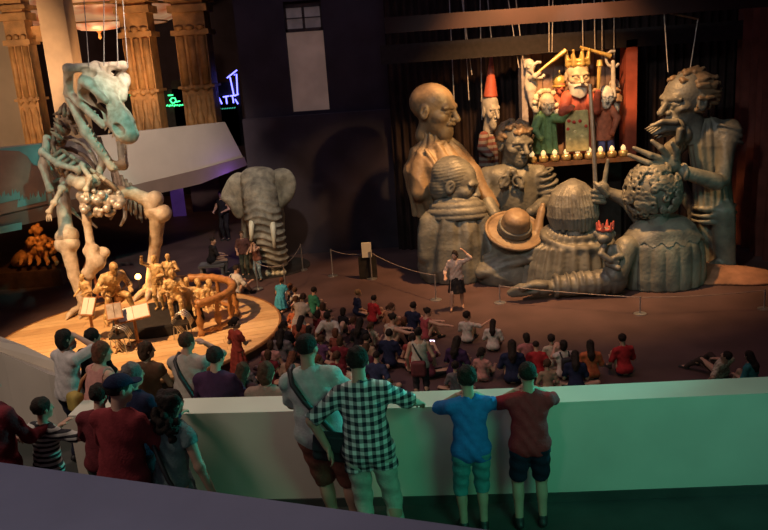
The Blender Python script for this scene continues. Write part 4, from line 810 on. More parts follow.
def build_person(root, B, sc, voxel, skin, shirt=None, sleeve=.45, hem=-.06, lower=None, lowlen=1.0, hair='short', haircol='dark', shoes=True, shirt_m=None, lower_m=None, dress=None, eyes=False, tank=False, hoodcol=None, hatm=None, haircut_m=None):
    """meshes in the local frame of root, scaled by sc"""
    lo, hi = B.bounds(); out = []
    def fin(S, name, m):
        v, fc = S.mesh()
        if len(v) == 0: return None
        o = mesh_obj(name, v * sc, fc, m, root, smooth=True, local=True); out.append(o); return o
    S = SDF(lo, hi, voxel); B.torso(S)
    for e in (-1, 1):
        B.arm(S, e); B.hand(S, e, voxel < .013); B.leg(S, e)
        S.cap(B.an[e], B.toe[e], .036, .026, .02); S.ell(B.an[e] + (B.an[e] - B.toe[e]) * .22 - np.array([0, 0, .045]), (.03, .034, .034), None, .02)
    B.headshape(S); fin(S, 'body', skin)
    if shirt_m is not None:
        S = SDF(lo, hi, voxel); B.torso(S, .016); ends = []
        for e in (-1, 1):
            if sleeve > 0: ends.append(B.arm(S, e, sleeve, .013))
        pts = [(c, d) for c, d in ends]
        hc = B.P + B.T @ np.array([0, 0, hem]); up_ = B.T[:, 2]
        if hem < -.03 and B.pose == 'stand':
            for e in (-1, 1): S.cap(B.hip[e] + B.T @ np.array([0, 0, .04]), B.hip[e] + (B.kn[e] - B.hip[e]) * .45, .106 * B.fat, .106 * B.fat, .05)
            S.ell(B.P + B.T @ np.array([0, 0, .16]), (.165 * B.fat, .125 * B.fat, .24), B.T, .05)
        elif B.pose != 'stand': S.ell(B.P + B.T @ np.array([0, -.03, .03]), (.195 * B.fat, .15 * B.fat, .12), B.T, .04)
        S.cut(hc, -up_)
        for c, d in pts:
            d = unit(d); c = c - d * .0; cc = c + d * .06; S.cap(c + d * .085, c + d * .25, .085, .085, .0, sub=True)
        if tank:
            S.ell(B.neck + B.T @ np.array([0, .02, .02]), (.11, .13, .10), B.T, .0, sub=True)
            for e in (-1, 1): S.cap(B.sh[e] + B.T @ np.array([e * .03, 0, -.2]), B.sh[e] + B.T @ np.array([e * .03, 0, .2]), .075, .075, 0, sub=True)
        else: S.cap(B.neck + B.T @ np.array([0, .015, -.005]), B.neck + B.T @ np.array([0, .05, .25]), .066, .09, 0, sub=True)
        S.warp(lambda X, Y, Z: .005 * np.sin(38 * Z + 9 * X + 5 * np.sin(11 * X))); fin(S, 'shirt' if dress is None else 'dress_top', shirt_m)
    if lower_m is not None:
        S = SDF(lo, hi, voxel); f = B.fat
        S.ell(B.P + B.T @ np.array([0, 0, .02]), (.172 * f, .130 * f, .12), B.T, .04)
        if dress == 'skirt':
            za = B.P[2] + .10; zb = max(B.P[2] - .85 * lowlen, .02); S.rev((B.P[0], B.P[1], 0), [(zb, .20 * f + .10 * lowlen), (B.P[2] - .05, .185 * f), (za, .14 * f)], (1, .85), lambda th, z: .015 * np.sin(9 * th), .03)
        else:
            ends = [B.leg(S, e, lowlen, .012 if lowlen > .6 else .018) for e in (-1, 1)]
            for c, d in ends:
                d = unit(d); S.cap(c + d * .10, c + d * .3, .10, .10, 0, sub=True) if lowlen < .97 else None
        S.cut(B.P + B.T @ np.array([0, 0, .09 if dress == 'skirt' else .04]), B.T[:, 2]); S.warp(lambda X, Y, Z: .004 * np.sin(45 * Z + 13 * X)); fin(S, {'skirt': 'skirt'}.get(dress, 'trousers' if lowlen > .7 else 'shorts'), lower_m)
    if shoes:
        for e in (-1, 1):
            q = np.array([B.an[e], B.toe[e]]); S = SDF(q.min(0) - .14, q.max(0) + .14, min(voxel, .013)); S.cap(B.an[e] - np.array([0, 0, .035]), B.toe[e] - np.array([0, 0, .002]), .043, .040, .02); S.ell(B.an[e] + (B.an[e] - B.toe[e]) * .2 - np.array([0, 0, .04]), (.042, .046, .042), None, .02); S.cap(B.an[e], B.an[e] + (B.kn[e] - B.an[e]) * .04, .047, .047, .01)
            S.cut((0, 0, min(B.toe[e][2], B.an[e][2] - .045) - .04), (0, 0, -1)); fin(S, 'shoe', M_shoe)
    if hair:
        S = SDF(B.headc - .42, B.headc + .22, min(voxel, .0125)); R = B.HR; h = B.hs; g = lambda x, y, z: B.headc + R @ (np.array([x, y, z]) * h); el = lambda x, y, z, r, k=.015, **w: S.ell(g(x, y, z), tuple(t * h for t in r), R, k, **w)
        hm = haircut_m or HAIR[haircol]; rn = random.Random(int(abs(B.headc[0] * 1000 + B.headc[1] * 7000 + sc * 100)))
        if hair == 'crop': el(0, -.016, .036, (.081, .097, .088)); el(0, .09, -.03, (.09, .06, .075), .01, sub=True); el(0, 0, -.11, (.2, .2, .085), .01, sub=True)
        else:
            el(0, -.018, .036, (.088, .102, .096))
            if hair in ('bob', 'long', 'tail', 'curls'): el(0, -.045, -.04, (.086, .075, .10), .03)
            if hair == 'long': S.chain([g(0, -.07, -.05), B.neck + B.T @ np.array([0, -.105, -.05]), B.chest + B.T @ np.array([0, -.135, .02])], [.085 * h, .085, .055], .03)
            if hair == 'curls':
                for i in range(70):
                    t = rn.random(); a = rnd_in(rn, math.pi * .95, math.pi * 2.05); c = g(.095 * math.cos(a), -.02 + .09 * math.sin(a), .08 - .12 * t) if t < .5 else B.neck + B.T @ np.array([.11 * math.cos(a), -.06 + .07 * math.sin(a), .12 - .42 * (t - .5)]); S.ell(c, (.034,) * 3, None, .006)
            if hair == 'tail': S.chain([g(0, -.11, .03), g(0, -.15, -.02), g(0, -.13, -.16)], [.035 * h, .032 * h, .015 * h], .02)
            if hair == 'bun': el(0, -.10, .075, (.045, .045, .045), .01)
            el(0, .10, -.025, (.078, .075, .088), .015, sub=True)
            if hair in ('short', 'bun', 'tail'): el(0, 0.02, -.125, (.2, .2, .085), .015, sub=True)
            S.warp(lambda X, Y, Z: .004 * np.sin(70 * X + 30 * Y + 2 * np.sin(40 * Z)))
        fin(S, 'hair', hm)
    if hatm:
        S = SDF(B.headc - .25, B.headc + .25, .012); R = B.HR; h = B.hs; c = B.headc + R @ np.array([0, -.01, .045]) * h
        S.ell(c, (.096 * h, .112 * h, .085 * h), R, .01); S.cut(c, -R[:, 2]); S.ell(c + R @ np.array([0, .12, .0]) * h, (.07 * h, .075 * h, .010), R, .01); fin(S, 'cap', hatm)
    if eyes:
        for e in (-1, 1):
            c = B.headc + B.HR @ (np.array([e * .032, .080, .004]) * B.hs); MB().lathe(c * sc, [(.001, -.008), (.008, -.004), (.009, .003), (.001, .008)], 8, rot('X', 90)).obj('eye', M_eye, root, local=True)
    return out
PEOPLE = []
def place(root, loc, yaw): root.location = tuple(float(t) for t in loc); root.rotation_euler = (0, 0, math.radians(yaw))
def copy_person(src, loc, yaw, label, group, mats):
    r = src.copy(); C.objects.link(r); place(r, loc, yaw); r['label'] = label; r['group'] = group
    for ch in src.children:
        c = ch.copy(); C.objects.link(c); c.parent = r; n = ch.name.split('.')[0]
        key = {'body': 'skin', 'shirt': 'shirt', 'dress_top': 'shirt', 'trousers': 'lower', 'shorts': 'lower', 'skirt': 'lower', 'hair': 'hair'}.get(n)
        if key and key in mats and mats[key] is not None: c.material_slots[0].link = 'OBJECT'; c.material_slots[0].material = mats[key]
    return r

# ------------------------------------------------------------------ round wooden stage
SC, SR, SH = np.array([-6.85, 20.9]), 3.9, 0.25
stg = thing('round_stage', 'round wooden plank stage under the dinosaur skeleton', 'stage', (SC[0], SC[1], 0))
MB().lathe((SC[0], SC[1], 0), [(SR - .05, 0), (SR - .05, SH - .05), (SR - .12, SH - .04)], 64).obj('platform', M_darkwood, stg)
MB().tube([(SC[0] + (SR - .03) * math.cos(a * math.pi / 32), SC[1] + (SR - .03) * math.sin(a * math.pi / 32), SH - .03) for a in range(65)], 0.05, 6, False).obj('rim', mat('stage_rim', (0.24, 0.11, 0.04), 0.5, 0.2, 4), stg)
ang = math.radians(14); ca, sa = math.cos(ang), math.sin(ang); pw = .28; rn = random.Random(9); woods = [mat('plank_%d' % i, c, 0.5, 0.08, 3.0) for i, c in enumerate(((0.60, 0.38, 0.18), (0.52, 0.32, 0.15), (0.66, 0.44, 0.22)))]
y = -SR + .08
while y < SR - .1:
    y2 = min(y + pw - .012, SR - .08); w1, w2 = math.sqrt(max((SR - .06) ** 2 - y * y, 0)), math.sqrt(max((SR - .06) ** 2 - y2 * y2, 0)); cuts = [-9, -1.6 + rn.random() * 1.2, 1.0 + rn.random() * 1.4, 9]
    for i in range(3):
        a1, b1, a2, b2 = max(-w1, cuts[i]), min(w1, cuts[i + 1] - .01), max(-w2, cuts[i]), min(w2, cuts[i + 1] - .01)
        if b1 - a1 < .05 or b2 - a2 < .05: continue
        pl = [(SC[0] + ca * x - sa * yy, SC[1] + sa * x + ca * yy) for x, yy in ((a1, y), (b1, y), (b2, y2), (a2, y2))]; MB().prism(pl, SH - .045, SH + rn.random() * .004).obj('plank', woods[rn.randrange(3)], stg)
    y += pw

# ------------------------------------------------------------------ dinosaur skeleton
M_bone = mat('bone', (0.62, 0.52, 0.40), 0.55, 0.0, 5.0, 0.35, 18, col2=(0.40, 0.31, 0.22)); M_bone2 = mat('brown_bone', (0.34, 0.23, 0.15), 0.6, 0.0, 5.0, 0.4, 18, col2=(0.16, 0.10, 0.07)); M_tooth = mat('tooth', (0.72, 0.64, 0.50), 0.4, 0.1, 6)
q = PX(23.8, 100, 180); db = q.p(95, 300); db[2] = SH
D = thing('dinosaur_skeleton', 'towering mounted dinosaur skeleton with open toothed jaws', 'skeleton', db)
def bone(name, pts, rs, m=M_bone, knob=1.35, h=.03, par=None):
    P = [_v(p) for p in pts]; mx = max(rs) * 2.2; lo = np.min(P, 0) - mx; hi = np.max(P, 0) + mx; S = SDF(lo, hi, h); S.chain(P, rs, .08)
    if knob:
        for i, j in ((0, 1), (-1, -2)):
            d = unit(P[i] - P[j]); w = unit(np.cross(d, (0.2, 1, .1)));
            for sg in (-1, 1): S.ell(P[i] + w * sg * rs[i] * .55, (rs[i] * knob * .8,) * 3, None, .06)
    return S.obj(name, m, par or D)
R = frame(unit((.50, -.56, -.66)), (0.02, 0, 1)); hc = q.p(110, 105, -.4); L = 2.8
g = lambda x, y, z: hc + R @ (np.array([x, y, z]) * L)
S = SDF(hc - 1.95, hc + 1.95, .027); e = lambda x, y, z, r, k=.05, **w: S.ell(g(x, y, z), tuple(t * L for t in r), R, k * L, **w); l = lambda a, b, ra, rb, k=.03, **w: S.cap(g(*a), g(*b), ra * L, rb * L, k * L, **w)
e(0, .22, .0, (.14, .27, .12)); e(0, -.2, .04, (.25, .25, .16), .08); e(0, .40, -.02, (.12, .12, .10), .05)
l((-.30, -.40, .16), (.30, -.40, .16), .045, .045); l((0, -.42, .16), (0, .3, .10), .05, .04)
for sg in (-1, 1):
    l((sg * .29, -.40, .15), (sg * .25, -.38, -.16), .05, .045); l((sg * .25, -.38, -.14), (sg * .13, .18, -.10), .045, .035); l((sg * .22, -.2, .17), (sg * .1, .05, .12), .05, .035); e(sg * .19, -.16, .18, (.06, .08, .04), .03)
    l((sg * .24, -.2, .14), (sg * .22, -.18, -.12), .035, .03)
for sg in (-1, 1):
    e(sg * .24, -.08, .04, (.14, .10, .095), .01, sub=True); e(sg * .25, -.29, .02, (.16, .075, .11), .01, sub=True); e(sg * .16, .12, .01, (.10, .10, .06), .01, sub=True); e(sg * .10, .40, .04, (.06, .085, .045), .01, sub=True); e(sg * .14, -.30, .18, (.09, .075, .09), .01, sub=True)
e(0, -.1, -.16, (.14, .42, .10), .02, sub=True); e(0, -.12, .02, (.15, .33, .085), .01, sub=True); S.obj('skull', M_bone, D)
S = SDF(hc - 2.4, hc + 1.9, .027)
J = lambda x, y, z: (x, y, z - .02 - .42 * (y + .38))
for sg in (-1, 1):
    for a, b_, ra, rb in ((J(sg * .25, -.40, -.16), J(sg * .19, 0, -.16), .045, .06), (J(sg * .19, 0, -.16), J(sg * .06, .40, -.13), .06, .045)): l(a, b_, ra, rb)
l(J(-.06, .40, -.13), J(.06, .40, -.13), .05, .05); jw = S.obj('lower_jaw', M_bone, D)
dn = -R[:, 2]
for sg in (-1, 1):
    for i in range(9):
        t = i / 8; o = g(sg * (.135 - .075 * t ** 2), -.02 + .46 * t, -.085); d = unit(dn + R[:, 0] * sg * .1); ln = .17 - .05 * abs(t - .5); MB().tube([o, o + d * ln * .6, o + d * ln], [.04, .03, .006], 6).obj('tooth', M_tooth, D)
        o = g(*J(sg * (.185 - .12 * t ** 1.5), .0 + .41 * t, -.10)); MB().tube([o, o - d * .08, o - d * .15], [.036, .026, .005], 6).obj('tooth', M_tooth, jw)
# spine from skull to hips, then tail going back
sp = [(93, 92, .3), (86, 103, .5), (78, 112, .7), (70, 120, .9), (64, 130, 1.15), (60, 141, 1.45), (60, 152, 1.8), (63, 162, 2.1), (70, 170, 2.4), (80, 178, 2.7), (92, 184, 2.9)]
for i, (x, y, d) in enumerate(sp):
    c = q.p(x, y, d - .4); r = .17 + .03 * (i < 8); S = SDF(c - .62, c + .62, .032); S.ell(c, (r, r, r * .9), None, .04); S.cap(c, c + np.array([-.12, .12, .46]), .075, .05, .05); S.cap(c, c + np.array([.34, .05, .12]), .06, .04, .05); S.cap(c, c + np.array([-.36, -.05, .06]), .06, .04, .05); S.obj('vertebra', M_bone2 if i < 7 else M_bone, D)
for i in range(8):
    c = q.p(102 + i * 5.5, 186 + i * 4.5, 2.9 + .18 * i); S = SDF(c - .6, c + .6, .04); r = .16 - .012 * i; S.ell(c, (r, r, r), None, .04); S.cap(c, c + np.array([0, .1, .34 - .02 * i]), .06, .04, .04); S.cap(c, c + np.array([0, .1, -.42 + .03 * i]), .06, .03, .04); S.obj('vertebra', M_bone2, D)
# ribs
for i in range(8):
    x, y, d = sp[4 + min(i, 6)] if i < 7 else sp[10]; c = q.p(x, y, d - .4)
    for sg in (-1, 1):
        w = (.75 + .10 * math.sin(i / 7 * math.pi)) * (1 if sg > 0 else .8); pts = []
        for t in np.linspace(0, 1, 7):
            a = t * 2.55; pts.append(c + np.array([sg * w * math.sin(a) + .55 * t, -.55 * t - .12 * i * t * .3, .12 - 1.45 * (1 - math.cos(a)) / 1.85]))
        MB().tube(pts, [.075, .075, .07, .065, .06, .05, .035], 7).obj('rib', M_bone if (i + (sg > 0)) % 3 else M_bone2, D, smooth=True)
for i in range(9):     # belly ribs and neck plates crowding the chest
    c = q.p(62 + 5 * i, 150 + 3.4 * i, -.1 - .05 * i)
    for sg in (-1, 1): MB().tube([c, c + np.array([sg * .22, -.12, -.14]), c + np.array([sg * .38, .02, -.40]), c + np.array([sg * .40, .25, -.62])], [.06, .065, .055, .03], 7).obj('belly_rib', M_bone if i % 2 else M_bone2, D, smooth=True)
rn = random.Random(21)
for i in range(16):
    c = q.p(58 + rnd_in(rn, 0, 34), 112 + rnd_in(rn, 0, 30), rnd_in(rn, -.1, .5)); d = unit((rnd_in(rn, -1, .2), rnd_in(rn, -.3, .5), rnd_in(rn, -.2, 1))); MB().tube([c, c + d * .2, c + d * .45 + np.array([0, 0, -.06])], [.06, .075, .02], 6).obj('neck_spine', M_bone2, D, smooth=True)
# shoulder blades, small arms
bone('shoulder_blade', [q.p(47, 138, .5), q.p(44, 165, .3), q.p(50, 190, 0)], [.10, .16, .10], knob=.9); bone('shoulder_blade', [q.p(98, 140, .2), q.p(104, 160, -.1), q.p(98, 176, -.4)], [.10, .15, .10], knob=.9)
bone('collar_bone', [q.p(42, 152, .1), q.p(58, 164, -.4), q.p(78, 170, -.6)], [.09, .10, .08]); bone('breast_bone', [q.p(72, 180, -.4), q.p(82, 184, -.6), q.p(96, 180, -.5)], [.16, .2, .15], knob=.9)
for (pts) in (((62, 188), (54, 203), (49, 212)), ((82, 166), (90, 178), (86, 190))):
    bone('arm_bone', [q.p(*pts[0], -.5), q.p(*pts[1], -.8)], [.08, .07]); bone('arm_bone', [q.p(*pts[1], -.8), q.p(*pts[2], -.9)], [.065, .06])
    for k in (-1, 0, 1): c = q.p(*pts[2], -.9); MB().tube([c, c + np.array([.06 * k, -.06, -.14]), c + np.array([.07 * k, -.10, -.26])], [.035, .03, .008], 6).obj('claw', M_bone, D)
bone('hip_bone', [q.p(70, 176, 1.4), q.p(88, 186, 1.2), q.p(106, 188, 1.4)], [.2, .3, .2], knob=1.0)
# legs
def zfix(p, z): p = p.copy(); p[2] = z; return p
bone('thigh_bone', [q.p(60, 186, .6), q.p(64, 212, .1), q.p(67, 236, -.2)], [.22, .19, .23]); kn = q.p(67, 244, -.25); fo = zfix(q.p(85, 308, -.5), SH + .18); bone('shin_bone', [kn, q.p(74, 275, -.35), fo], [.24, .17, .15])
bone('thigh_bone', [q.p(106, 190, .4), q.p(132, 193, .3), q.p(154, 203, .2)], [.20, .18, .24]); kn2 = q.p(158, 212, .2); fo2 = zfix(q.p(150, 292, .9), SH + .18); bone('shin_bone', [kn2, q.p(156, 240, .45), fo2], [.26, .19, .15])
bone('forearm_bone', [q.p(84, 196, -.3), q.p(87, 222, -.35), q.p(91, 248, -.4)], [.15, .12, .13]); bone('foot_bone', [q.p(91, 250, -.4), q.p(96, 262, -.45), q.p(88, 274, -.5)], [.20, .26, .16], knob=1.0); bone('foot_bone', [q.p(103, 252, -.3), q.p(100, 262, -.4)], [.16, .14], knob=1.0)
bone('shank_bone', [q.p(89, 272, -.5), zfix(q.p(88, 306, -.3), SH + .1)], [.10, .08])
for f in (fo, fo2):
    for k in (-1, 0, 1): MB().tube([f, f + np.array([.26 * k + .05, -.34, -.02]), f + np.array([.36 * k + .08, -.62, -.08]), f + np.array([.4 * k + .1, -.80, -.15])], [.13, .10, .08, .015], 8).obj('toe', M_bone, D, smooth=True)
M_silver = mat('silvered_cluster', (0.46, 0.38, 0.31), 0.32, 0.3, 6, metal=0.4); rn = random.Random(6); S = SDF(q.p(100, 205, -.75) - .95, q.p(100, 205, -.75) + .95, .024)
for i in range(46): S.ell(q.p(102 + rnd_in(rn, -19, 19), 203 + rnd_in(rn, -12, 13), -.75 + rnd_in(rn, -.25, .25)), (rnd_in(rn, .07, .13),) * 3, None, .03)
S.cap(q.p(84, 198, -.7), q.p(120, 202, -.7), .16, .16, .06); S.obj('bone_cluster', M_silver, D)
# ribs of the far flank, dark
for i in range(7):
    a = q.p(112 + i * 4.5, 168 + i * 4, 1.6 + .15 * i); b_ = q.p(116 + i * 5, 206 + i * 2.2, 1.2 + .1 * i); MB().tube([a, (a + b_) / 2 + np.array([.14, -.25, .0]), b_], [.07, .07, .04], 7).obj('rib', M_bone2, D, smooth=True)
for (xa, ya, xb, yb) in ((82, 34, 89, 66), (104, 36, 104, 66), (115, 33, 118, 66), (121, 38, 128, 68)):
    o = MB().tube([at_y(xa, ya - 60, 23.6), at_y(xb, yb, 23.5)], .014, 5).obj('steel_cable', M_str, None, at_y(xb, yb, 23.5)); tag(o, 'thin steel cable holding the dinosaur skull', 'cable', 'cables holding the dinosaur skull')

# ------------------------------------------------------------------ elephant
q = PX(27.4, 262, 215); eb = q.p(266, 264); eb[2] = 0; M_el = mat('elephant_hide', (0.36, 0.32, 0.25), 0.7, 0.0, 4.0, 0.5, 14, col2=(0.17, 0.15, 0.12)); M_tusk = mat('tusk', (0.74, 0.68, 0.52), 0.4, 0.08, 4)
E_ = thing('elephant_model', 'life size grey elephant model facing the room with wrinkled trunk', 'elephant', eb)
S = q.grid(228, 156, 302, 272, -1.6, 2.6, .034)
S.ell(q.p(258, 192, .2), (q.m(19), q.m(17), q.m(25)), None, .15); S.ell(q.p(251, 179, .1), (q.m(11), q.m(12), q.m(11)), None, .15); S.ell(q.p(266, 178, .1), (q.m(11), q.m(12), q.m(11)), None, .15)
S.chain([q.p(260, 195, -.3), q.p(263, 215, -.55), q.p(268, 236, -.6), q.p(274, 254, -.5), q.p(277, 259, -.45)], [q.m(17), q.m(17), q.m(16), q.m(13), q.m(11)], .15)
S.ell(q.p(262, 196, 1.1), (q.m(24), q.m(25), q.m(27)), None, .2)
for (x, d) in ((250, .8), (276, .8)): p1, p2 = q.p(x, 215, d), zfix(q.p(x, 262, d), .1); S.cap(p1, p2, q.m(9), q.m(8.5), .15)
S.warp(lambda X, Y, Z: np.where(Y < eb[1] + .5, np.clip((3.2 - Z) / 1.4, .25, 1) * .042 * (2 * np.abs(np.sin(13.0 * Z + 1.2 * np.sin(5 * X) + .8 * np.abs(X - eb[0]))) - 1), 0)); S.cut((0, 0, .02), (0, 0, -1)); S.obj('body', M_el, E_)
def ear(pts, d0, d1, name='ear'):
    n = len(pts); cx_, cy_ = sum(p[0] for p in pts) / n, sum(p[1] for p in pts) / n; vs = [q.p(x, y, d0 + (d1 - d0) * min(1, abs(x - 258) / 40)) for x, y in pts]; mid_ = [q.p(cx_ + (x - cx_) * .55, cy_ + (y - cy_) * .55, d0 - .12 + (d1 - d0) * .5 + .06 * math.sin(5 * i)) for i, (x, y) in enumerate(pts)]; c = q.p(cx_, cy_, d0 + (d1 - d0) * .5 - .05)
    V = [c] + mid_ + vs; back_ = [v + np.array([0, .14, 0]) for v in V]; m = len(V); F_ = []
    for i in range(n):
        j = (i + 1) % n; F_ += [(0, 1 + j, 1 + i), (1 + i, 1 + j, 1 + n + j, 1 + n + i), (m, m + 1 + i, m + 1 + j), (m + 1 + i, m + 1 + n + i, m + 1 + n + j, m + 1 + j), (1 + n + i, 1 + n + j, m + 1 + n + j, m + 1 + n + i)]
    o = mesh_obj(name, V + back_, F_, M_el, E_, smooth=True); md = o.modifiers.new('s', 'SUBSURF'); md.levels = 2; md.render_levels = 2; return o
ear([(247, 174), (238, 171), (230, 175), (224, 185), (219, 197), (221, 201), (228, 205), (233, 217), (240, 222), (245, 215), (247, 200), (247, 187)], .1, -.1); ear([(268, 174), (274, 169), (284, 167), (292, 171), (297, 181), (296, 193), (290, 203), (282, 209), (275, 212), (272, 204), (270, 190)], .1, -.1)
for (pts) in (((253, 212), (251.5, 226), (251, 241)), ((271, 212), (273, 228), (274.5, 248))): MB().tube([q.p(*pts[0], -.5), q.p(*pts[1], -1.15), q.p(*pts[2], -1.25)], [q.m(3.2), q.m(2.8), q.m(1.4)], 12).obj('tusk', M_tusk, E_, smooth=True)
for sx, xx in ((-1, 250), (1, 270)):
    c = q.p(xx, 195, -.42); MB().lathe(c, [(.001, -.06), (.05, -.04), (.065, 0), (.05, .04), (.001, .06)], 12).obj('eye', M_eye, E_, smooth=True)
for k in range(4): c = zfix(q.p(267 + 5 * k, 261, -.55), .13); MB().lathe(c, [(.02, -.12), (.10, -.11), (.12, 0), (.07, .09), (.01, .11)], 10).obj('toenail', M_tusk, E_, smooth=True)
pl_ = MB().lathe((eb[0], eb[1] + .6, 0), [(1.5, -.001), (1.5, .02), (1.42, .03)], 36).obj('plinth', M_plinth, None, (eb[0], eb[1], 0)); tag(pl_, 'low black round plinth under the elephant', 'plinth')

# ------------------------------------------------------------------ fossil on a dark plinth
q = PX(28.3, 35, 250); b = q.p(36, 266); b[2] = 0; M_amber = mat('amber_shell', (0.52, 0.24, 0.08), 0.5, 0.3, 4, 0.5, 12)
f_ = thing('fossil_shell', 'orange lit fossil shell with knobbly ridge on a dark plinth', 'fossil', q.p(36, 262)); S = q.grid(0, 218, 66, 272, -1.1, 1.1, .035)
S.ell(q.p(26, 256), (q.m(17), q.m(12), q.m(8)), rot('Y', -28), .1); S.ell(q.p(41, 247), (q.m(15), q.m(13), q.m(11)), None, .1); rn = random.Random(7)
for i in range(60): S.ell(q.p(42 + rnd_in(rn, -15, 15), 246 + rnd_in(rn, -9, 9), rnd_in(rn, -.6, -.2)), (rnd_in(rn, .05, .12),) * 3, None, .04)
for i in range(9): S.ell(q.p(37 + rnd_in(rn, -6, 7), 229 + rnd_in(rn, -4, 4), rnd_in(rn, -.2, .2)), (rnd_in(rn, .07, .13),) * 3, None, .04)
S.cap(q.p(37, 240), q.p(37, 230), .1, .06, .08)
for i in range(5): S.chain([q.p(22 + 8 * i, 258, -.4), q.p(21 + 9 * i, 262, -.7), q.p(20 + 9 * i, 265, -.8)], [.09, .07, .04], .04)
S.obj('shell', M_amber, f_)
P0 = q.p(34, 266); pb = MB().box((P0[0], P0[1] + .1, P0[2] / 2), (1.25, .9, P0[2] / 2)).obj('plinth', M_darkwood, None, (P0[0], P0[1], 0)); tag(pb, 'dark wooden box plinth under the orange fossil', 'plinth')

# ------------------------------------------------------------------ carved curved rail with balusters and its black skirt
M_carvedwood = mat('carved_wood', (0.40, 0.18, 0.06), 0.4, 0.3, 5, 0.3, 20); rc = at_z(181, 292, 1.15); rr = 1.45
rail = thing('curved_rail', 'curved carved wooden rail on turned posts around the golden musicians', 'rail', (rc[0], rc[1], SH))
pts = [(rc[0] + rr * math.cos(math.radians(a)), rc[1] + rr * math.sin(math.radians(a)), 1.15) for a in range(-62, 128, 7)]
MB().tube(pts, [.10 if i % 2 else .125 for i in range(len(pts))], 10).obj('handrail', M_carvedwood, rail, smooth=True); MB().tube([(p[0], p[1], SH + .12) for p in pts], .07, 8).obj('foot_rail', M_carvedwood, rail, smooth=True)
for a in (-60, -38, -14, 10, 34, 58, 82, 106, 126):
    x, y_ = rc[0] + rr * math.cos(math.radians(a)), rc[1] + rr * math.sin(math.radians(a)); MB().lathe((x, y_, SH), [(.09, 0), (.10, .1), (.05, .16), (.09, .3), (.11, .42), (.05, .55), (.07, .62), (.045, .75), (.09, .84), (.08, .88)], 12).obj('baluster', M_carvedwood, rail, smooth=True)
PH = .30
pod = thing('black_podium', 'black draped podium carrying the golden musicians', 'podium', (rc[0] - .9, rc[1] - .6, SH)); pc = np.array([rc[0] - .75, rc[1] + .05])
MB().lathe((pc[0], pc[1], SH), [(1.27, 0), (1.24, PH - .05), (1.21, PH), (1.0, PH)], 36).obj('drape', M_plinth, pod)
M_gold2 = mat('gilded_figure', (0.80, 0.56, 0.26), 0.42, 0.3, 6, 0.5, 25, metal=0.2, col2=(0.45, 0.26, 0.10)); M_gold3 = mat('gilded_robe', (0.82, 0.60, 0.30), 0.45, 0.3, 5, 0.6, 20, metal=0.2, col2=(0.50, 0.30, 0.12))
def golden(label, px, py, Y, z, yaw, B, **w):
    hp = at_y(px, py, Y); tp = B.headc + B.HR @ np.array([0, 0, .125]); sc = (hp[2] - z) / tp[2]; of_ = rot('Z', yaw) @ (tp * sc); p = (hp[0] - of_[0], hp[1] - of_[1]); GP.append((label, round(sc * 1.75, 2), p)); r = thing('golden_musician', label, 'sculpture', (0, 0, 0), 'golden musicians on the stage'); build_person(r, B, sc, .016, M_gold2, shirt_m=w.pop('shirt', M_gold3), lower_m=M_gold3, hair=w.pop('hair', 'crop'), haircut_m=M_gold2, shoes=False, sleeve=w.pop('sleeve', .95), hem=w.pop('hem', -.1), lowlen=w.pop('lowlen', .95)); place(r, (p[0], p[1], z), yaw); return r
GP = []
golden('small golden figure standing beside the small white music sheet', 81, 274, 22.4, SH, 150, Body('stand', 8, hands={-1: (-.2, .3, 1.1), 1: (.2, .32, 1.05)}))
golden('golden musician bent low over a cello', 114, 264, 22.0, SH, 215, Body('stool', 38, nod=20, hands={-1: (-.25, .48, .62), 1: (.28, .5, .75)}, feet={-1: (-.3, .4, .085), 1: (.3, .42, .085)}))
golden('golden musician standing with one arm raised high', 153, 255, 22.0, SH + PH, 165, Body('stand', 0, hands={-1: (-.1, .2, 1.1), 1: (.30, .22, 1.72)}, look=-15))
golden('golden musician standing behind the robed golden player', 167, 254, 22.5, SH + PH, 190, Body('stand', 5, nod=12, hands={-1: (-.2, .35, 1.2), 1: (.2, .35, 1.15)}))
golden('golden robed musician seated at the front of the black podium', 171, 270, 21.1, SH + PH, 195, Body('stool', 14, nod=14, hands={-1: (-.18, .42, .85), 1: (.2, .42, .8)}), hair='bob')
for i, (x, y) in enumerate(((186, 299), (197, 300), (209, 301))): golden(('small golden seated figure with knees together behind the carved rail', 'small golden figure leaning aside behind the carved rail', 'small golden figure hugging its knees by the rail end')[i], x, y - 22, 21.7, SH + PH, 190 + 20 * i, Body('floor', (-5, 5, 20)[i], side=(0, 18, 0)[i]))
def stool2(label, gp, z):
    sc_ = gp[1] / 1.75; p = np.array([gp[2][0], gp[2][1]]); h = .52 * sc_ - .11 * sc_; r = .16; o = thing('stool', label, 'stool', (p[0], p[1], z)); MB().lathe((p[0], p[1], z + h - .05), [(r, 0), (r + .01, .03), (r - .02, .05)], 18).obj('seat', M_darkwood, o)
    for a in (.5, 2.1, 3.7, 5.3): MB().tube([(p[0] + r * .7 * math.cos(a), p[1] + r * .7 * math.sin(a), z + h - .05), (p[0] + r * math.cos(a), p[1] + r * math.sin(a), z)], .018, 6).obj('leg', M_darkmetal, o)
stool2('dark round stool under the golden cellist', GP[1], SH); stool2('dark round stool under the robed golden player', GP[4], SH + PH); print('GP', GP)
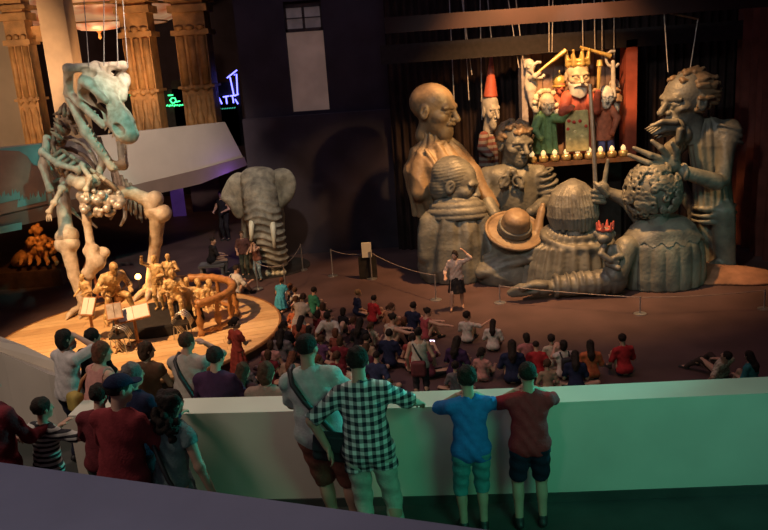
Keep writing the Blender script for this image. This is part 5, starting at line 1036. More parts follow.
# cello in front of the bent musician
p = at_z(118, 318, SH); ce = thing('cello', 'golden cello resting against the bent musician', 'cello', (p[0], p[1], SH)); Rc = rot('Y', 38) @ rot('X', 18); c0 = np.array([p[0] - .05, p[1] + .2, SH + .45]); S = SDF(c0 - .75, c0 + .75, .02)
for (z, rx) in ((-.22, .24), (.2, .19)): S.ell(c0 + Rc @ np.array([0, 0, z]), (rx, .09, .22), Rc, .08)
ce_b = S.obj('body', M_carvedwood, ce); MB().tube([c0 + Rc @ np.array([0, -.03, .3]), c0 + Rc @ np.array([0, -.05, .95])], [.035, .025], 8).obj('neck', M_darkwood, ce); MB().tube([c0 + Rc @ np.array([0, 0, -.4]), c0 + Rc @ np.array([0, 0, -.62])], .012, 6).obj('spike', M_steel, ce)
# music stands
M_paper = mat('paper', (0.72, 0.69, 0.62), 0.7, 0.05, 4); M_standwood = mat('stand_wood', (0.36, 0.16, 0.06), 0.5, 0.2, 6)
def mstand(label, cx, cy, w, h, x, y, sheet=M_paper, tilt=42, yaw=0, roll=0, legm=M_standwood):
    Ys = at_z(x, y, SH)[1]; c = at_y(cx, cy, Ys); o = thing('music_stand', label, 'music stand', (c[0], Ys, SH), 'music stands on the stage'); k = 1 / pxm(c); Rr = rot('Z', yaw) @ rot('X', tilt) @ rot('Z', roll)
    MB().box(c - Rr @ np.array([0, 0, .02]), (w * k / 2 + .02, h * k / 2 + .03, .015), Rr).box(c + Rr @ np.array([0, -h * k / 2 - .03, .02]), (w * k / 2 + .02, .012, .035), Rr).obj('desk', legm, o); s_ = MB()
    for sx in (-1, 1): MB().box(c + Rr @ np.array([sx * w * k / 4, 0, .008]), (w * k / 4 - .006, h * k / 2, .005), Rr @ rot('Y', sx * 3)).obj('sheet', sheet, o)
    MB().tube([c - Rr @ np.array([0, 0, .03]), (c[0], Ys + .02, SH + .05)], [.035, .05], 8).obj('post', legm, o); [MB().tube([(c[0], Ys, SH + .12), (c[0] + .3 * math.cos(a), Ys + .3 * math.sin(a), SH + .015)], .02, 6).obj('foot', legm, o) for a in (.4, 2.5, 4.6)]
mstand('wide white music sheet on a wooden stand in front of the golden players', 133, 313, 30, 15, 138, 345, yaw=8, roll=10); mstand('small white music sheet on a stand beside the small golden figure', 88, 306, 14, 17, 88, 342, tilt=58, yaw=-18); mstand('greyish music sheet on a stand behind the wide white one', 114, 311, 14, 16, 116, 350, mat('old_paper', (0.36, 0.30, 0.26), .8), 50, 20)
mstand('empty reddish wooden stand below the dinosaur leg', 92, 264, 19, 17, 96, 300, mat('red_wood_panel', (0.42, 0.15, 0.06), .5, .2, 6), 50, -25, 0, mat('red_stand', (0.34, 0.12, 0.05), .5, .2, 6))
# bright curved-arm chairs
for i, (x, y, lab) in enumerate(((183, 338, 'chair of bright bent metal tubes below the robed golden player'), (121, 352, 'chair of bright bent metal tubes beside the wide music stand'))):
    p = at_z(x, y, SH); o = thing('metal_chair', lab, 'chair', (p[0], p[1], SH), 'tube chairs on the stage')
    for k in range(4):
        a0 = .3 * k - .5; MB().tube([(p[0] + .22 * math.cos(a0) - .1, p[1] - .1 + .1 * k, SH + .02), (p[0] - .22, p[1] - .1 + .1 * k, SH + .5), (p[0] - .05 + .04 * k, p[1] - .1 + .1 * k, SH + .74), (p[0] + .2, p[1] - .1 + .1 * k, SH + .62), (p[0] + .3, p[1] - .1 + .1 * k, SH + .4)], .016, 7).obj('tube', M_steel, o, smooth=True)
    MB().box((p[0], p[1] + .05, SH + .42), (.2, .2, .02)).obj('seat', M_darkmetal, o); [MB().tube([(p[0] + sx * .17, p[1] + .05 + sy * .17, SH + .42), (p[0] + sx * .2, p[1] + .05 + sy * .2, SH)], .014, 6).obj('leg', M_steel, o) for sx in (-1, 1) for sy in (-1, 1)]
# small amber stage lamp
p = at_z(138, 277, .9); lp = thing('stage_lamp', 'small glowing amber stage lamp beside the arm raising musician', 'lamp', (p[0], p[1], 0)); MB().tube([(p[0], p[1], .02), (p[0], p[1], .82)], .02, 6).obj('post', M_darkmetal, lp); MB().lathe((p[0], p[1], 0), [(.2, 0), (.2, .03), (.05, .05)], 16).obj('foot', M_darkmetal, lp); MB().lathe((p[0], p[1], .82), [(.03, 0), (.09, .04), (.10, .10), (.06, .17), (.01, .19)], 14).obj('bulb', mat('amber_bulb', (1.0, 0.42, 0.1), .4, .05, 4, emit=9), lp, smooth=True); point('stage_lamp_light', (p[0], p[1] - .15, 1.0), 25, (1.0, .45, .12), .1)

# ------------------------------------------------------------------ carved columns, glass lamp and signs on the far gallery
M_col = mat('carved_column_wood', (0.52, 0.27, 0.10), 0.5, 0.25, 2.5, 0.3, 14); M_col2 = mat('plain_column', (0.46, 0.30, 0.17), 0.55, 0.12, 1.5)
def column(label, px, py, Y, wpx, carved=True):
    c = at_y(px, py, Y); w = wpx / pxm(c) / 2; z0 = 3.9; zt = 12.5; cx_, cy_ = c[0], c[1]; o = thing('carved_column', label, 'column', (cx_, cy_, z0), 'columns on the far gallery')
    if not carved: MB().box((cx_, cy_, (z0 + zt) / 2), (w, w, (zt - z0) / 2)).obj('shaft', M_col2, o); MB().box((cx_, cy_, z0 + .2), (w + .08, w + .08, .2)).obj('base', M_col2, o); return o
    MB().box((cx_, cy_, (z0 + zt) / 2), (w * .92, w * .92, (zt - z0) / 2)).obj('shaft', M_col, o)
    for zz, hh, ex in ((z0 + .25, .25, .1), (8.55, .10, .08), (9.5, .14, .1), (9.85, .08, .16), (6.35, .05, .06)): MB().box((cx_, cy_, zz), (w + ex, w + ex, hh)).obj('moulding', M_col, o)
    for sx in (-1, 0, 1):
        MB().tube([(cx_ + sx * w * .62, cy_ - w * .92, 6.45), (cx_ + sx * w * .62, cy_ - w * .92, 8.4)], w * .24, 10).obj('flute', M_col, o, smooth=True)
        MB().lathe((cx_ + sx * w * .62, cy_ - w * .98, 6.28), [(.02, -.12), (w * .28, 0), (w * .2, .1), (.03, .16)], 10).obj('pendant', M_col, o, smooth=True)
        MB().lathe((cx_ + sx * w * .6, cy_ - w * .95, 4.5), [(.05, 0), (w * .2, .1), (w * .26, .5), (w * .12, .9), (w * .2, 1.3), (w * .08, 1.55)], 10).obj('carved_relief', M_col, o, smooth=True)
        MB().lathe((cx_ + sx * w * .62, cy_ - w * 1.0, 8.75), [(.04, -.18), (w * .26, -.05), (w * .26, .05), (.04, .1)], 10).obj('boss', M_col, o, smooth=True)
    S = SDF((cx_ - w, cy_ - w - .25, 10.0), (cx_ + w, cy_ - w + .2, 11.2), .03); S.torus((cx_, cy_ - w, 10.5), w * .55, .09, frame((0, 0, 1), (0, -1, 0)), .02); S.ell((cx_, cy_ - w, 10.5), (w * .25, .14, w * .32), None, .04)
    for a in range(4): S.cap((cx_, cy_ - w, 10.5), (cx_ + w * .7 * math.cos(a * 1.57 + .78), cy_ - w, 10.5 + w * .7 * math.sin(a * 1.57 + .78)), .06, .04, .03)
    S.obj('rosette', M_col, o); return o
column('carved wooden column nearest the blue neon sign', 199, 78, 35.2, 33); column('carved wooden column right behind the dinosaur skull', 145, 78, 33.6, 29); column('plain square tan column beside the hanging glass lamp', 67, 78, 29.5, 26, False); column('narrow carved column against the tan wall', 28, 78, 33.0, 22)
# lintel joining the two columns by the tan wall
a_, b_ = at_y(8, 36, 33.4), at_y(60, 33, 33.4); struct(MB().box(((a_[0] + b_[0]) / 2, 33.4, a_[2]), ((b_[0] - a_[0]) / 2, .25, .30)).obj('trim_3', M_col))
pa_ = at_y(20, 80, 34.6); struct(MB().box((pa_[0] - 3.2, 34.6, 8), (3.0, .12, 5)).obj('wall_partition', mat('tan_partition', (0.50, 0.39, 0.29), .8, .08, 1)))
# big striped glass lamp: upper tiered ring and a glowing lower bowl
def stripe_glass(name, e):
    m = bpy.data.materials.new(name); m.use_nodes = True; nt = m.node_tree; N = nt.nodes; L_ = nt.links; b = N['Principled BSDF']; b.inputs['Roughness'].default_value = .3
    tc = N.new('ShaderNodeTexCoord'); mp = N.new('ShaderNodeMapping'); mp.inputs['Scale'].default_value = (.7, .7, 1.6); no = N.new('ShaderNodeTexNoise'); no.inputs['Scale'].default_value = 1.1; no.inputs['Detail'].default_value = 2; no.inputs['Distortion'].default_value = .6
    r = N.new('ShaderNodeValToRGB'); r.color_ramp.elements[0].position = .36; r.color_ramp.elements[0].color = (.62, .16, .05, 1); r.color_ramp.elements[1].position = .62; r.color_ramp.elements[1].color = (.85, .48, .25, 1); k = r.color_ramp.elements.new(.5); k.color = (.72, .32, .16, 1)
    L_.new(tc.outputs['Object'], mp.inputs['Vector']); L_.new(mp.outputs['Vector'], no.inputs['Vector']); L_.new(no.outputs['Fac'], r.inputs[0]); L_.new(r.outputs[0], b.inputs['Base Color']); L_.new(r.outputs[0], b.inputs['Emission Color']); b.inputs['Emission Strength'].default_value = e; return m
LY = 40.3; lc = at_y(99, 30, LY); ls = 1 / pxm(lc); lm = thing('glass_lamp', 'huge striped orange glass lamp hanging between the carved columns', 'lamp', (lc[0], LY, lc[2]))
MB().lathe((lc[0], LY, lc[2]), [(.05, -.05), (17 * ls, .02), (25 * ls, .22), (29 * ls, .5), (29 * ls, .58), (26 * ls, .62)], 40).obj('bowl', stripe_glass('glowing_glass', .75), lm, smooth=True)
MB().lathe((lc[0], LY, lc[2] + .22), [(26 * ls, .45), (50 * ls, .1), (66 * ls, .0), (78 * ls, .2), (82 * ls, .7), (80 * ls, 1.4)], 48).obj('ring', stripe_glass('ring_glass', .34), lm, smooth=True)
for rr_, zz in ((29.4, .56), (67, .24), (82, .95)): MB().tube([(lc[0] + rr_ * ls * math.cos(a * math.pi / 24), LY + rr_ * ls * math.sin(a * math.pi / 24), lc[2] + zz) for a in range(49)], .06, 6, False).obj('band', M_col, lm, smooth=True)
MB().lathe((lc[0], LY, lc[2] - .05), [(.02, -.38), (.09, -.3), (.06, -.12), (.14, 0)], 12).obj('finial', M_col, lm, smooth=True)
MB().tube([(lc[0], LY, lc[2] + 1.2), (lc[0], LY, 13.99)], .06, 8).obj('chain', M_darkmetal, lm); point('glass_lamp_light', (lc[0], LY - .4, lc[2] - .7), 60, (1, .5, .2), .3)
# neon signs on a dark board
def neon(name, label, strokes, Y, col, e, r=.03, par=None):
    b = at_y(*strokes[0][0], Y); o = thing(name, label, 'sign', b); m = mat('neon_%s' % name + label[:6], col, .4, 0, 3, emit=e)
    for st in strokes: MB().tube([at_y(x, y, Y) for x, y in st], r, 6).obj('tube', m, o)
    MB().box((at_y(sum(s_[0][0] for s_ in strokes) / len(strokes), strokes[0][0][1], Y)[0], Y + .12, (b[2] + 4.0) / 2), (.5, .05, (b[2] - 4.0) / 2 + .6)).obj('board', M_plinth, o); return o
neon('neon_sign', 'blue neon sign of strokes and a tilted roof mark', [[(218, 96), (222, 104)], [(223, 97), (229, 96)], [(226, 97), (227, 104)], [(230, 96), (236, 95)], [(232.5, 96), (233.5, 103)], [(227, 78), (237, 70)], [(230, 77), (234, 96)], [(234, 75), (236.5, 74), (237.5, 95)], [(234.5, 96), (238.5, 94)], [(235, 99), (238, 104)]], 38, (.16, .16, 1.0), 4.0, .035)
neon('neon_sign', 'green neon sign with a ring and a line of small letters', [[(172, 103), (170, 100), (172, 98), (175, 98), (176, 101), (174, 103), (172, 103)], [(176, 102), (180, 101)], [(168, 95.5), (173, 95)]] + [[(166.5 + i * 2.5, 106 + (i % 2) * .6 - i * .1), (168 + i * 2.5, 105 - i * .1)] for i in range(9)], 37, (.05, .9, .25), 3.0, .03)
neon('neon_sign', 'small green neon line under the blue sign', [[(219.5 + i * 2.4, 109.5 - .2 * i), (221 + i * 2.4, 108.5 - .2 * i)] for i in range(7)], 38, (.05, .45, .3), .8, .025)
neon('neon_sign', 'small red neon dash beside the carved column', [[(183, 94), (187, 92.5)]], 37, (.9, .1, .15), 3.0, .045)
neon('neon_sign', 'green neon arc just behind the dinosaur skull', [[(130, 80), (132, 84), (131, 90)], [(131, 92), (134, 93), (133, 96), (130, 95)]], 37, (.05, .9, .25), 2.0, .03)
# landscape in flat teal and brown patches on the gallery front
def balp(x, y, d): return at_plane(x, y, bp, bq) - nrm * d
def patch(name, pts, m, d, par=None, th=.02):
    n = len(pts); V = [balp(x, y, d) for x, y in pts] + [balp(x, y, d) + nrm * th for x, y in pts]; return mesh_obj(name, V, [tuple(range(n)), tuple(range(2 * n - 1, n - 1, -1))] + [(i, n + i, n + (i + 1) % n, (i + 1) % n) for i in range(n)], m, par, V[0])
M_teal = mat('mural_teal', (0.18, 0.42, 0.40), .7, .12, 2); M_mbrown = mat('mural_brown', (0.30, 0.20, 0.15), .7, .12, 2)
mu = thing('mural_panel', 'mural of brown hill against teal sky on the gallery front', 'mural', balp(20, 180, .03))
patch('sky', [(-50, 154), (62, 142), (62, 196), (-50, 222)], M_teal, .045, mu); patch('hill', [(-50, 157), (-5, 150), (18, 151), (26, 156), (32, 165), (38, 166), (48, 170), (62, 169), (62, 200), (-50, 226)], M_mbrown, .07, mu)
for (x0_, n_) in ((-2, 5), (16, 7)):
    for i in range(n_): x_ = x0_ + i * 4; yb_ = 211 - x_ * .23 + (0 if x0_ > 0 else -8); patch('grass', [(x_, yb_), (x_ + 1, yb_ - 9 - 3 * (i % 2)), (x_ + 2.4, yb_ - 6), (x_ + 4, yb_ - 12 + 3 * (i % 3)), (x_ + 5, yb_ - 1)], M_teal, .085, mu)
patch('lettering_strip', [(-40, 234), (20, 222), (20, 229), (-40, 241)], M_teal, .12, mu)
# dark openings and a violet panel under the gallery
for (x_, w_, m_) in ((178, 12, mat('violet_panel', (0.10, 0.04, 0.22), .6, .1, 2, emit=.25)), (205, 40, mat('brown_panel', (0.10, 0.06, 0.065), .8, .1, 2)), (212, 26, mat('brown_panel', (0.10, 0.06, 0.065), .8, .1, 2))):
    pass
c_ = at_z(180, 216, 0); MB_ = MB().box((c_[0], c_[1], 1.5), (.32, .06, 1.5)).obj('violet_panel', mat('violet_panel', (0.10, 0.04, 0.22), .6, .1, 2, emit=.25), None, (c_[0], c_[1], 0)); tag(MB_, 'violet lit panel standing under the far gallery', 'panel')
c_ = at_z(207, 212, 0); MB_ = MB().box((c_[0], c_[1] + .3, 1.6), (.75, .08, 1.6)).obj('dull_panel', mat('brown_panel', (0.12, 0.075, 0.08), .8, .1, 2), None, (c_[0], c_[1], 0)); tag(MB_, 'dull brown display panel under the far gallery', 'panel')
# barriers
M_rope = mat('pale_rope', (0.26, 0.21, 0.19), .8, .1, 8)
def post(label, x, y, h=.95, grp='barrier posts', m=M_steel):
    p = at_z(x, y, 0); o = thing('barrier_post', label, 'post', (p[0], p[1], 0), grp); MB().lathe((p[0], p[1], 0), [(.17, 0), (.17, .02), (.03, .035)], 18).obj('foot', m, o); MB().tube([(p[0], p[1], .03), (p[0], p[1], h)], .022, 8).obj('pole', m, o); return np.array([p[0], p[1], h - .03])
def rope(label, a, b, sag=.12): o = MB().tube([a + (b - a) * t - np.array([0, 0, sag * 4 * t * (1 - t)]) for t in np.linspace(0, 1, 9)], .011, 6).obj('rope', M_rope, None, a); tag(o, label, 'rope', 'barrier ropes')
p1 = post('steel barrier post in front of the elephant plinth', 286, 292); p2 = post('steel barrier post at the far side of the elephant', 303, 270); p0_ = post('steel barrier post beside the woman in patterned trousers', 258, 289); rope('barrier rope along the front of the elephant', p0_, p1); rope('barrier rope along the side of the elephant', p1, p2)
p3 = post('steel barrier post by the dark wall near the notice', 333, 276); p4 = post('barrier post hidden behind the white notice', 372, 279); p5 = post('barrier post behind the storyteller', 436, 300, .8); rope('barrier rope running to the notice', p3, p4); rope('barrier rope sagging from the notice to the storyteller', p4, p5)
p6_ = post('low barrier post on a square foot before the giant coat', 640, 314, .5); p7_ = post('barrier post by the rock mound', 764, 309, .55); p8_ = post('barrier post by the giant resting hand', 500, 303, .55); rope('barrier rope in front of the rock mound', p6_, p7_, .05); rope('barrier rope in front of the giant resting arm', p8_, p6_, .03)
c_ = at_z(366, 279, 0); c2 = at_y(366.5, 250, c_[1]); o = thing('notice_sign', 'white notice board on a dark stand by the black wall', 'sign', (c_[0], c_[1], 0)); MB().box((c2[0], c_[1], c2[2]), (.16, .02, .25)).obj('notice', M_paper, o); MB().box((c2[0], c_[1] + .06, c2[2] / 2 - .1), (.3, .04, c2[2] / 2 - .12)).obj('stand', M_plinth, o)

# ------------------------------------------------------------------ visitors on the ramps
def ramp_z(x): return 3.0 if x < -3.5 else 3.0 - .22 * (x + 3.5)
def stand(label, hx, hy, Y, floor, yaw, B, group, voxel=.0115, name='person', **w):
    hp = at_y(hx, hy, Y); fz = floor(hp[0]) if callable(floor) else floor; top_ = B.headc + B.HR @ np.array([0, 0, .125]) * B.hs; sc = (hp[2] - fz) / top_[2]
    r = thing(name, label, 'person', (0, 0, 0), group); build_person(r, B, sc, voxel, w.pop('skin', M_skin), **w); off = rot('Z', yaw) @ (top_ * sc); place(r, (hp[0] - off[0], hp[1] - off[1], fz), yaw); PEOPLE.append((label, round(sc * 1.75, 2))); return r, sc
def worn(name, label, cat, root, parts, group=None):
    o = thing(name, label, cat, (0, 0, 0), group); place(o, root.location, math.degrees(root.rotation_euler[2]))
    for nm, v, f, m in parts: mesh_obj(nm, v, f, m, o, smooth=True, local=True)
    return o
def sdfpart(nm, S, m): v, f = S.mesh(); return (nm, v, f, m)
def strap_part(nm, pts, m, w=.022, t=.006):
    b = MB(); b.tube(pts, w * .6, 6); return (nm, b.v, b.f, m)
GR = 'visitors at the near parapet'
ck = check_mat('navy_check', (0.62, 0.64, 0.62), (0.010, 0.012, 0.025), .033); tealsh = cloth((0.16, 0.36, 0.36))
# man in pale T-shirt with a dark shoulder bag
B = Body('stand', 6, side=-7, look=-18, hands={-1: (-.14, .40, 1.12), 1: (.22, .40, 1.22)}, feet={-1: (.05, .02, .085), 1: (.24, -.02, .085)}, fat=1.08)
r1, s1 = stand('man in a pale grey T-shirt and rust shorts with a dark strap across his back', 306, 333, 6.62, 3.0, -6, B, GR, shirt_m=cloth((0.46, 0.48, 0.45)), sleeve=.42, hem=-.10, lower_m=cloth((0.20, 0.07, 0.05)), lowlen=.5, hair='crop', haircol='dark')
bb = lambda x, y, z: (B.P + B.T @ np.array([x, y, z])) * s1; k = MB().tube([bb(-.13, .05, .56), bb(-.14, -.04, .545), bb(-.115, -.135, .46), bb(-.04, -.165, .32), bb(.05, -.165, .18), bb(.14, -.165, .04), bb(.20, -.12, -.04)], .022 * s1, 7)
S = SDF(bb(.12, -.23, -.02) - .3, bb(.12, -.23, -.02) + .3, .014); S.box(bb(.12, -.21, -.05), (.17, .055, .13), rot('Y', 8), .04, .01); S.box(bb(.12, -.265, -.01), (.16, .012, .08), rot('Y', 8), .01, .01)
worn('shoulder_bag', 'dark shoulder bag on a long strap at the hip of the man in pale T-shirt', 'bag', r1, [('strap', k.v, k.f, M_shoe), sdfpart('pouch', S, mat('black_nylon', (0.018, 0.018, 0.024), .7))])
# man in checked shirt
B = Body('stand', 14, side=-5, look=8, nod=8, twist=-6, hands={-1: (-.32, -.02, 1.0), 1: (.42, .42, 1.12)}, feet={-1: (-.04, -.05, .085), 1: (.20, -.05, .085)}, poles={1: (.9, -.1, -.5), -1: (-.9, -.5, -.2)}, fat=1.06)
r2, s2 = stand('man in a dark check shirt and pale trousers leaning on the parapet', 356, 346, 6.42, 3.0, 0, B, GR, shirt_m=ck, sleeve=.48, hem=-.16, lower_m=cloth((0.42, 0.46, 0.38)), lowlen=.97, hair='short', haircol='dark')
# boy in blue
hb_ = {-1: (-.09, .20, 1.43), 1: (.09, .20, 1.43)}; pb_ = {-1: (-1, .25, -.75), 1: (1, .25, -.75)}
B = Body('stand', 5, hands=hb_, poles=pb_, hs=1.12, fat=.98, nod=6); r3, s3 = stand('boy in a bright blue T-shirt and teal shorts, both hands at his face', 466, 365, 6.50, 3.0, 2, B, GR, shirt_m=cloth((0.03, 0.15, 0.42)), sleeve=.44, hem=-.12, lower_m=cloth((0.07, 0.26, 0.27)), lowlen=.58, hair='short')
# boy in maroon
B = Body('stand', 4, hands={-1: (-.11, .20, 1.42), 1: (.08, .20, 1.44)}, poles=pb_, hs=1.1, fat=1.05, nod=4, feet={-1: (-.12, 0, .085), 1: (.12, .03, .085)}); r4, s4 = stand('boy in a maroon T-shirt and navy shorts with black trainers', 527, 361, 6.50, 3.0, -4, B, GR, shirt_m=cloth((0.34, 0.028, 0.035)), sleeve=.44, hem=-.10, lower_m=cloth((0.014, 0.016, 0.035)), lowlen=.42, hair='crop')
# woman with long dark curls and a handbag
B = Body('stand', 6, side=4, look=-12, hands={-1: (-.2, .38, 1.1), 1: (.40, .04, .86)}, fat=.98); r5, s5 = stand('woman with long dark curls in a teal grey dress beside the striped boy group', 171, 389, 6.15, 3.0, -28, B, GR, shirt_m=cloth((0.15, 0.21, 0.21)), sleeve=.12, hem=-.02, lower_m=cloth((0.15, 0.21, 0.21)), lowlen=.5, dress='skirt', hair='curls')
r5['label'] = 'woman with long dark curls in a teal grey dress carrying a black handbag'
bb = lambda x, y, z: (B.P + B.T @ np.array([x, y, z])) * s5; k = MB().tube([bb(-.12, -.06, .53), bb(-.06, -.16, .35), bb(.1, -.17, .1), bb(.27, -.14, -.12), bb(.36, -.08, -.24)], .02, 7); S = SDF(bb(.40, -.06, -.34) - .28, bb(.40, -.06, -.34) + .28, .014); S.box(bb(.40, -.06, -.34), (.14, .07, .11), rot('Y', 10), .05, .01); S.torus(bb(.40, -.06, -.22), .08, .012, frame((0, 0, 1), (0, 1, 0)), .01)
worn('handbag', 'black handbag on a strap at the side of the curly haired woman', 'bag', r5, [('strap', k.v, k.f, M_shoe), sdfpart('pouch', S, mat('black_leather', (0.016, 0.014, 0.014), .45))])
# man in red T-shirt with navy cap
B = Body('stand', 8, look=-30, hands={-1: (-.2, .4, 1.08), 1: (.2, .42, 1.08)}, fat=1.08); stand('man in a red T-shirt and navy cap turned to the curly haired woman', 118, 374, 6.12, 3.0, -20, B, GR, shirt_m=cloth((0.21, 0.03, 0.035)), sleeve=.47, lower_m=cloth((0.10, 0.10, 0.09)), lowlen=.97, hair='crop', hatm=cloth((0.016, 0.02, 0.05)))
B = Body('stand', 10, look=-22, hands={-1: (-.2, .42, 1.12), 1: (.24, .42, 1.12)}, fat=1.0); stand('person in a dark navy top with wavy grey hair beside the red T-shirt man', 132, 362, 6.85, 3.0, -22, B, GR, shirt_m=cloth((0.02, 0.024, 0.05)), sleeve=.95, lower_m=cloth((0.02, 0.02, 0.03)), lowlen=.97, hair='bob', haircol='grey')
B = Body('stand', 8, look=-10, hands={-1: (-.2, .4, 1.1), 1: (.2, .42, 1.1)}, fat=1.05); stand('person in a dark wine red shirt half hidden behind the man in navy cap', 98, 383, 6.72, 3.0, -8, B, GR, shirt_m=cloth((0.12, 0.02, 0.025)), sleeve=.47, lower_m=cloth((0.05, 0.06, 0.045)), lowlen=.97, hair='short')
# boy in striped T-shirt, arm on the wall end
B = Body('stand', 4, look=-10, hands={-1: (-.1, .34, 1.3), 1: (.36, .40, 1.40)}, poles={1: (.8, 0, -.4)}, hs=1.15); stand('boy in a black and white striped T-shirt reaching onto the wall end', 41, 397, 6.85, 3.0, -30, B, GR, shirt_m=stripe_mat('boy_stripes', (0.46, 0.46, 0.42), (0.015, 0.015, 0.02), .024), sleeve=.46, hem=-.16, lower_m=cloth((0.02, 0.02, 0.025)), lowlen=.6, hair='short')
B = Body('stand', 6, look=0, hands={-1: (-.2, .36, 1.0), 1: (.2, .4, 1.1)}, fat=1.15); stand('person in a maroon shirt with a dark collar next to the striped boy', -14, 371, 6.55, 3.0, -20, B, GR, shirt_m=cloth((0.14, 0.018, 0.026)), sleeve=.95, lower_m=cloth((0.018, 0.016, 0.02)), lowlen=.97, hair='bob')
# --- second row, on the lower ramp
G2 = 'visitors on the lower ramp'; RZ = ramp_z
B = Body('stand', 6, nod=-4, look=-10, hands={-1: (-.05, .2, 1.6), 1: (.09, .2, 1.62)}, poles={-1: (-.7, .6, -.5), 1: (.9, .3, -.5)}); stand('woman in a white T-shirt raising both hands to her face', 63, 329, 8.35, RZ, -35, B, G2, .013, shirt_m=cloth((0.52, 0.48, 0.45)), sleeve=.44, lower_m=cloth((0.016, 0.018, 0.035)), lowlen=.97, hair='bob')
B = Body('stand', 14, look=-20, hands={-1: (-.2, .42, 1.05), 1: (.25, .4, 1.0)}, fat=1.12); rp_, sp_ = stand('woman in a pink sleeveless top with a yellowish shoulder bag', 102, 341, 8.0, RZ, -40, B, G2, .013, shirt_m=cloth((0.50, 0.24, 0.20)), sleeve=0, tank=True, lower_m=cloth((0.2, 0.18, 0.16)), lowlen=.97, hair='bob', haircol='auburn')
bb = lambda x, y, z: (B.P + B.T @ np.array([x, y, z])) * sp_; k = MB().tube([bb(-.14, .02, .53), bb(-.16, -.13, .35), bb(-.2, -.14, .18)], .018, 7); S = SDF(bb(-.2, -.16, .1) - .26, bb(-.2, -.16, .1) + .26, .015); S.box(bb(-.2, -.16, .1), (.1, .07, .11), None, .05, .01); worn('shoulder_bag', 'yellowish bag on the back of the woman in pink', 'bag', rp_, [('strap', k.v, k.f, M_standwood), sdfpart('pouch', S, mat('mustard', (0.36, 0.26, 0.06), .7, .2, 10))])
B = Body('stand', 10, look=-15, hands={-1: (-.2, .42, 1.05), 1: (.2, .4, 1.05)}); stand('person in a black top next to the woman in white', 92, 328, 8.62, RZ, -30, B, G2, .013, shirt_m=cloth((0.02, 0.018, 0.02)), sleeve=.45, lower_m=cloth((0.02, 0.02, 0.03)), hair='short')
B = Body('stand', 8, look=-45, hands={-1: (-.2, .42, 1.05), 1: (.2, .4, 1.05)}); stand('person with brown hair in a brown top glancing aside', 146, 341, 8.45, RZ, -10, B, G2, .013, shirt_m=cloth((0.13, 0.06, 0.035)), sleeve=.1, lower_m=cloth((0.04, 0.05, 0.07)), hair='bob', haircol='brown')
B = Body('stand', 8, look=-20, nod=-3, hands={-1: (-.15, .32, 1.45), 1: (.12, .34, 1.52)}, poles={1: (1, .2, -.3)}, fat=1.12); rq, sq_ = stand('man in a beige T-shirt with a black strap across his back, hands at his face', 186, 332, 8.5, RZ, -12, B, G2, .013, shirt_m=cloth((0.42, 0.35, 0.30)), sleeve=.46, lower_m=cloth((0.04, 0.045, 0.06)), hair='short', haircol='brown')
bb = lambda x, y, z: (B.P + B.T @ np.array([x, y, z])) * sq_; k = MB().tube([bb(-.12, .03, .56), bb(-.12, -.10, .49), bb(-.03, -.175, .33), bb(.08, -.175, .15), bb(.16, -.16, .0)], .022, 7); S = SDF(bb(.2, -.12, -.1) - .25, bb(.2, -.12, -.1) + .25, .016); S.box(bb(.2, -.12, -.1), (.13, .05, .09), None, .03, .01); worn('shoulder_bag', 'black bag on a strap at the back of the beige T-shirt man', 'bag', rq, [('strap', k.v, k.f, M_shoe), sdfpart('pouch', S, M_shoe)])
B = Body('stand', 10, look=-15, hands={-1: (-.2, .42, 1.1), 1: (.22, .42, 1.1)}, fat=1.1); stand('man in a purple T-shirt next to the man with the black strap', 215, 346, 8.0, RZ, -14, B, G2, .013, shirt_m=cloth((0.055, 0.022, 0.055)), sleeve=.47, lower_m=cloth((0.03, 0.03, 0.04)), hair='short')
B = Body('stand', 10, look=-15, hands={-1: (-.2, .42, 1.1), 1: (.22, .42, 1.1)}); stand('woman with long dark brown hair beside the man in purple', 243, 362, 8.45, RZ, -20, B, G2, .013, shirt_m=cloth((0.06, 0.025, 0.03)), sleeve=.3, lower_m=cloth((0.03, 0.03, 0.04)), hair='long', haircol='brown')
B = Body('stand', 10, look=-10, hands={-1: (-.2, .42, 1.1), 1: (.22, .42, 1.1)}); stand('person with fluffy brown hair in a dull beige top behind the parapet', 266, 361, 7.9, RZ, -15, B, G2, .013, shirt_m=cloth((0.26, 0.18, 0.14)), sleeve=.4, lower_m=cloth((0.05, 0.04, 0.04)), hair='bob', haircol='brown')

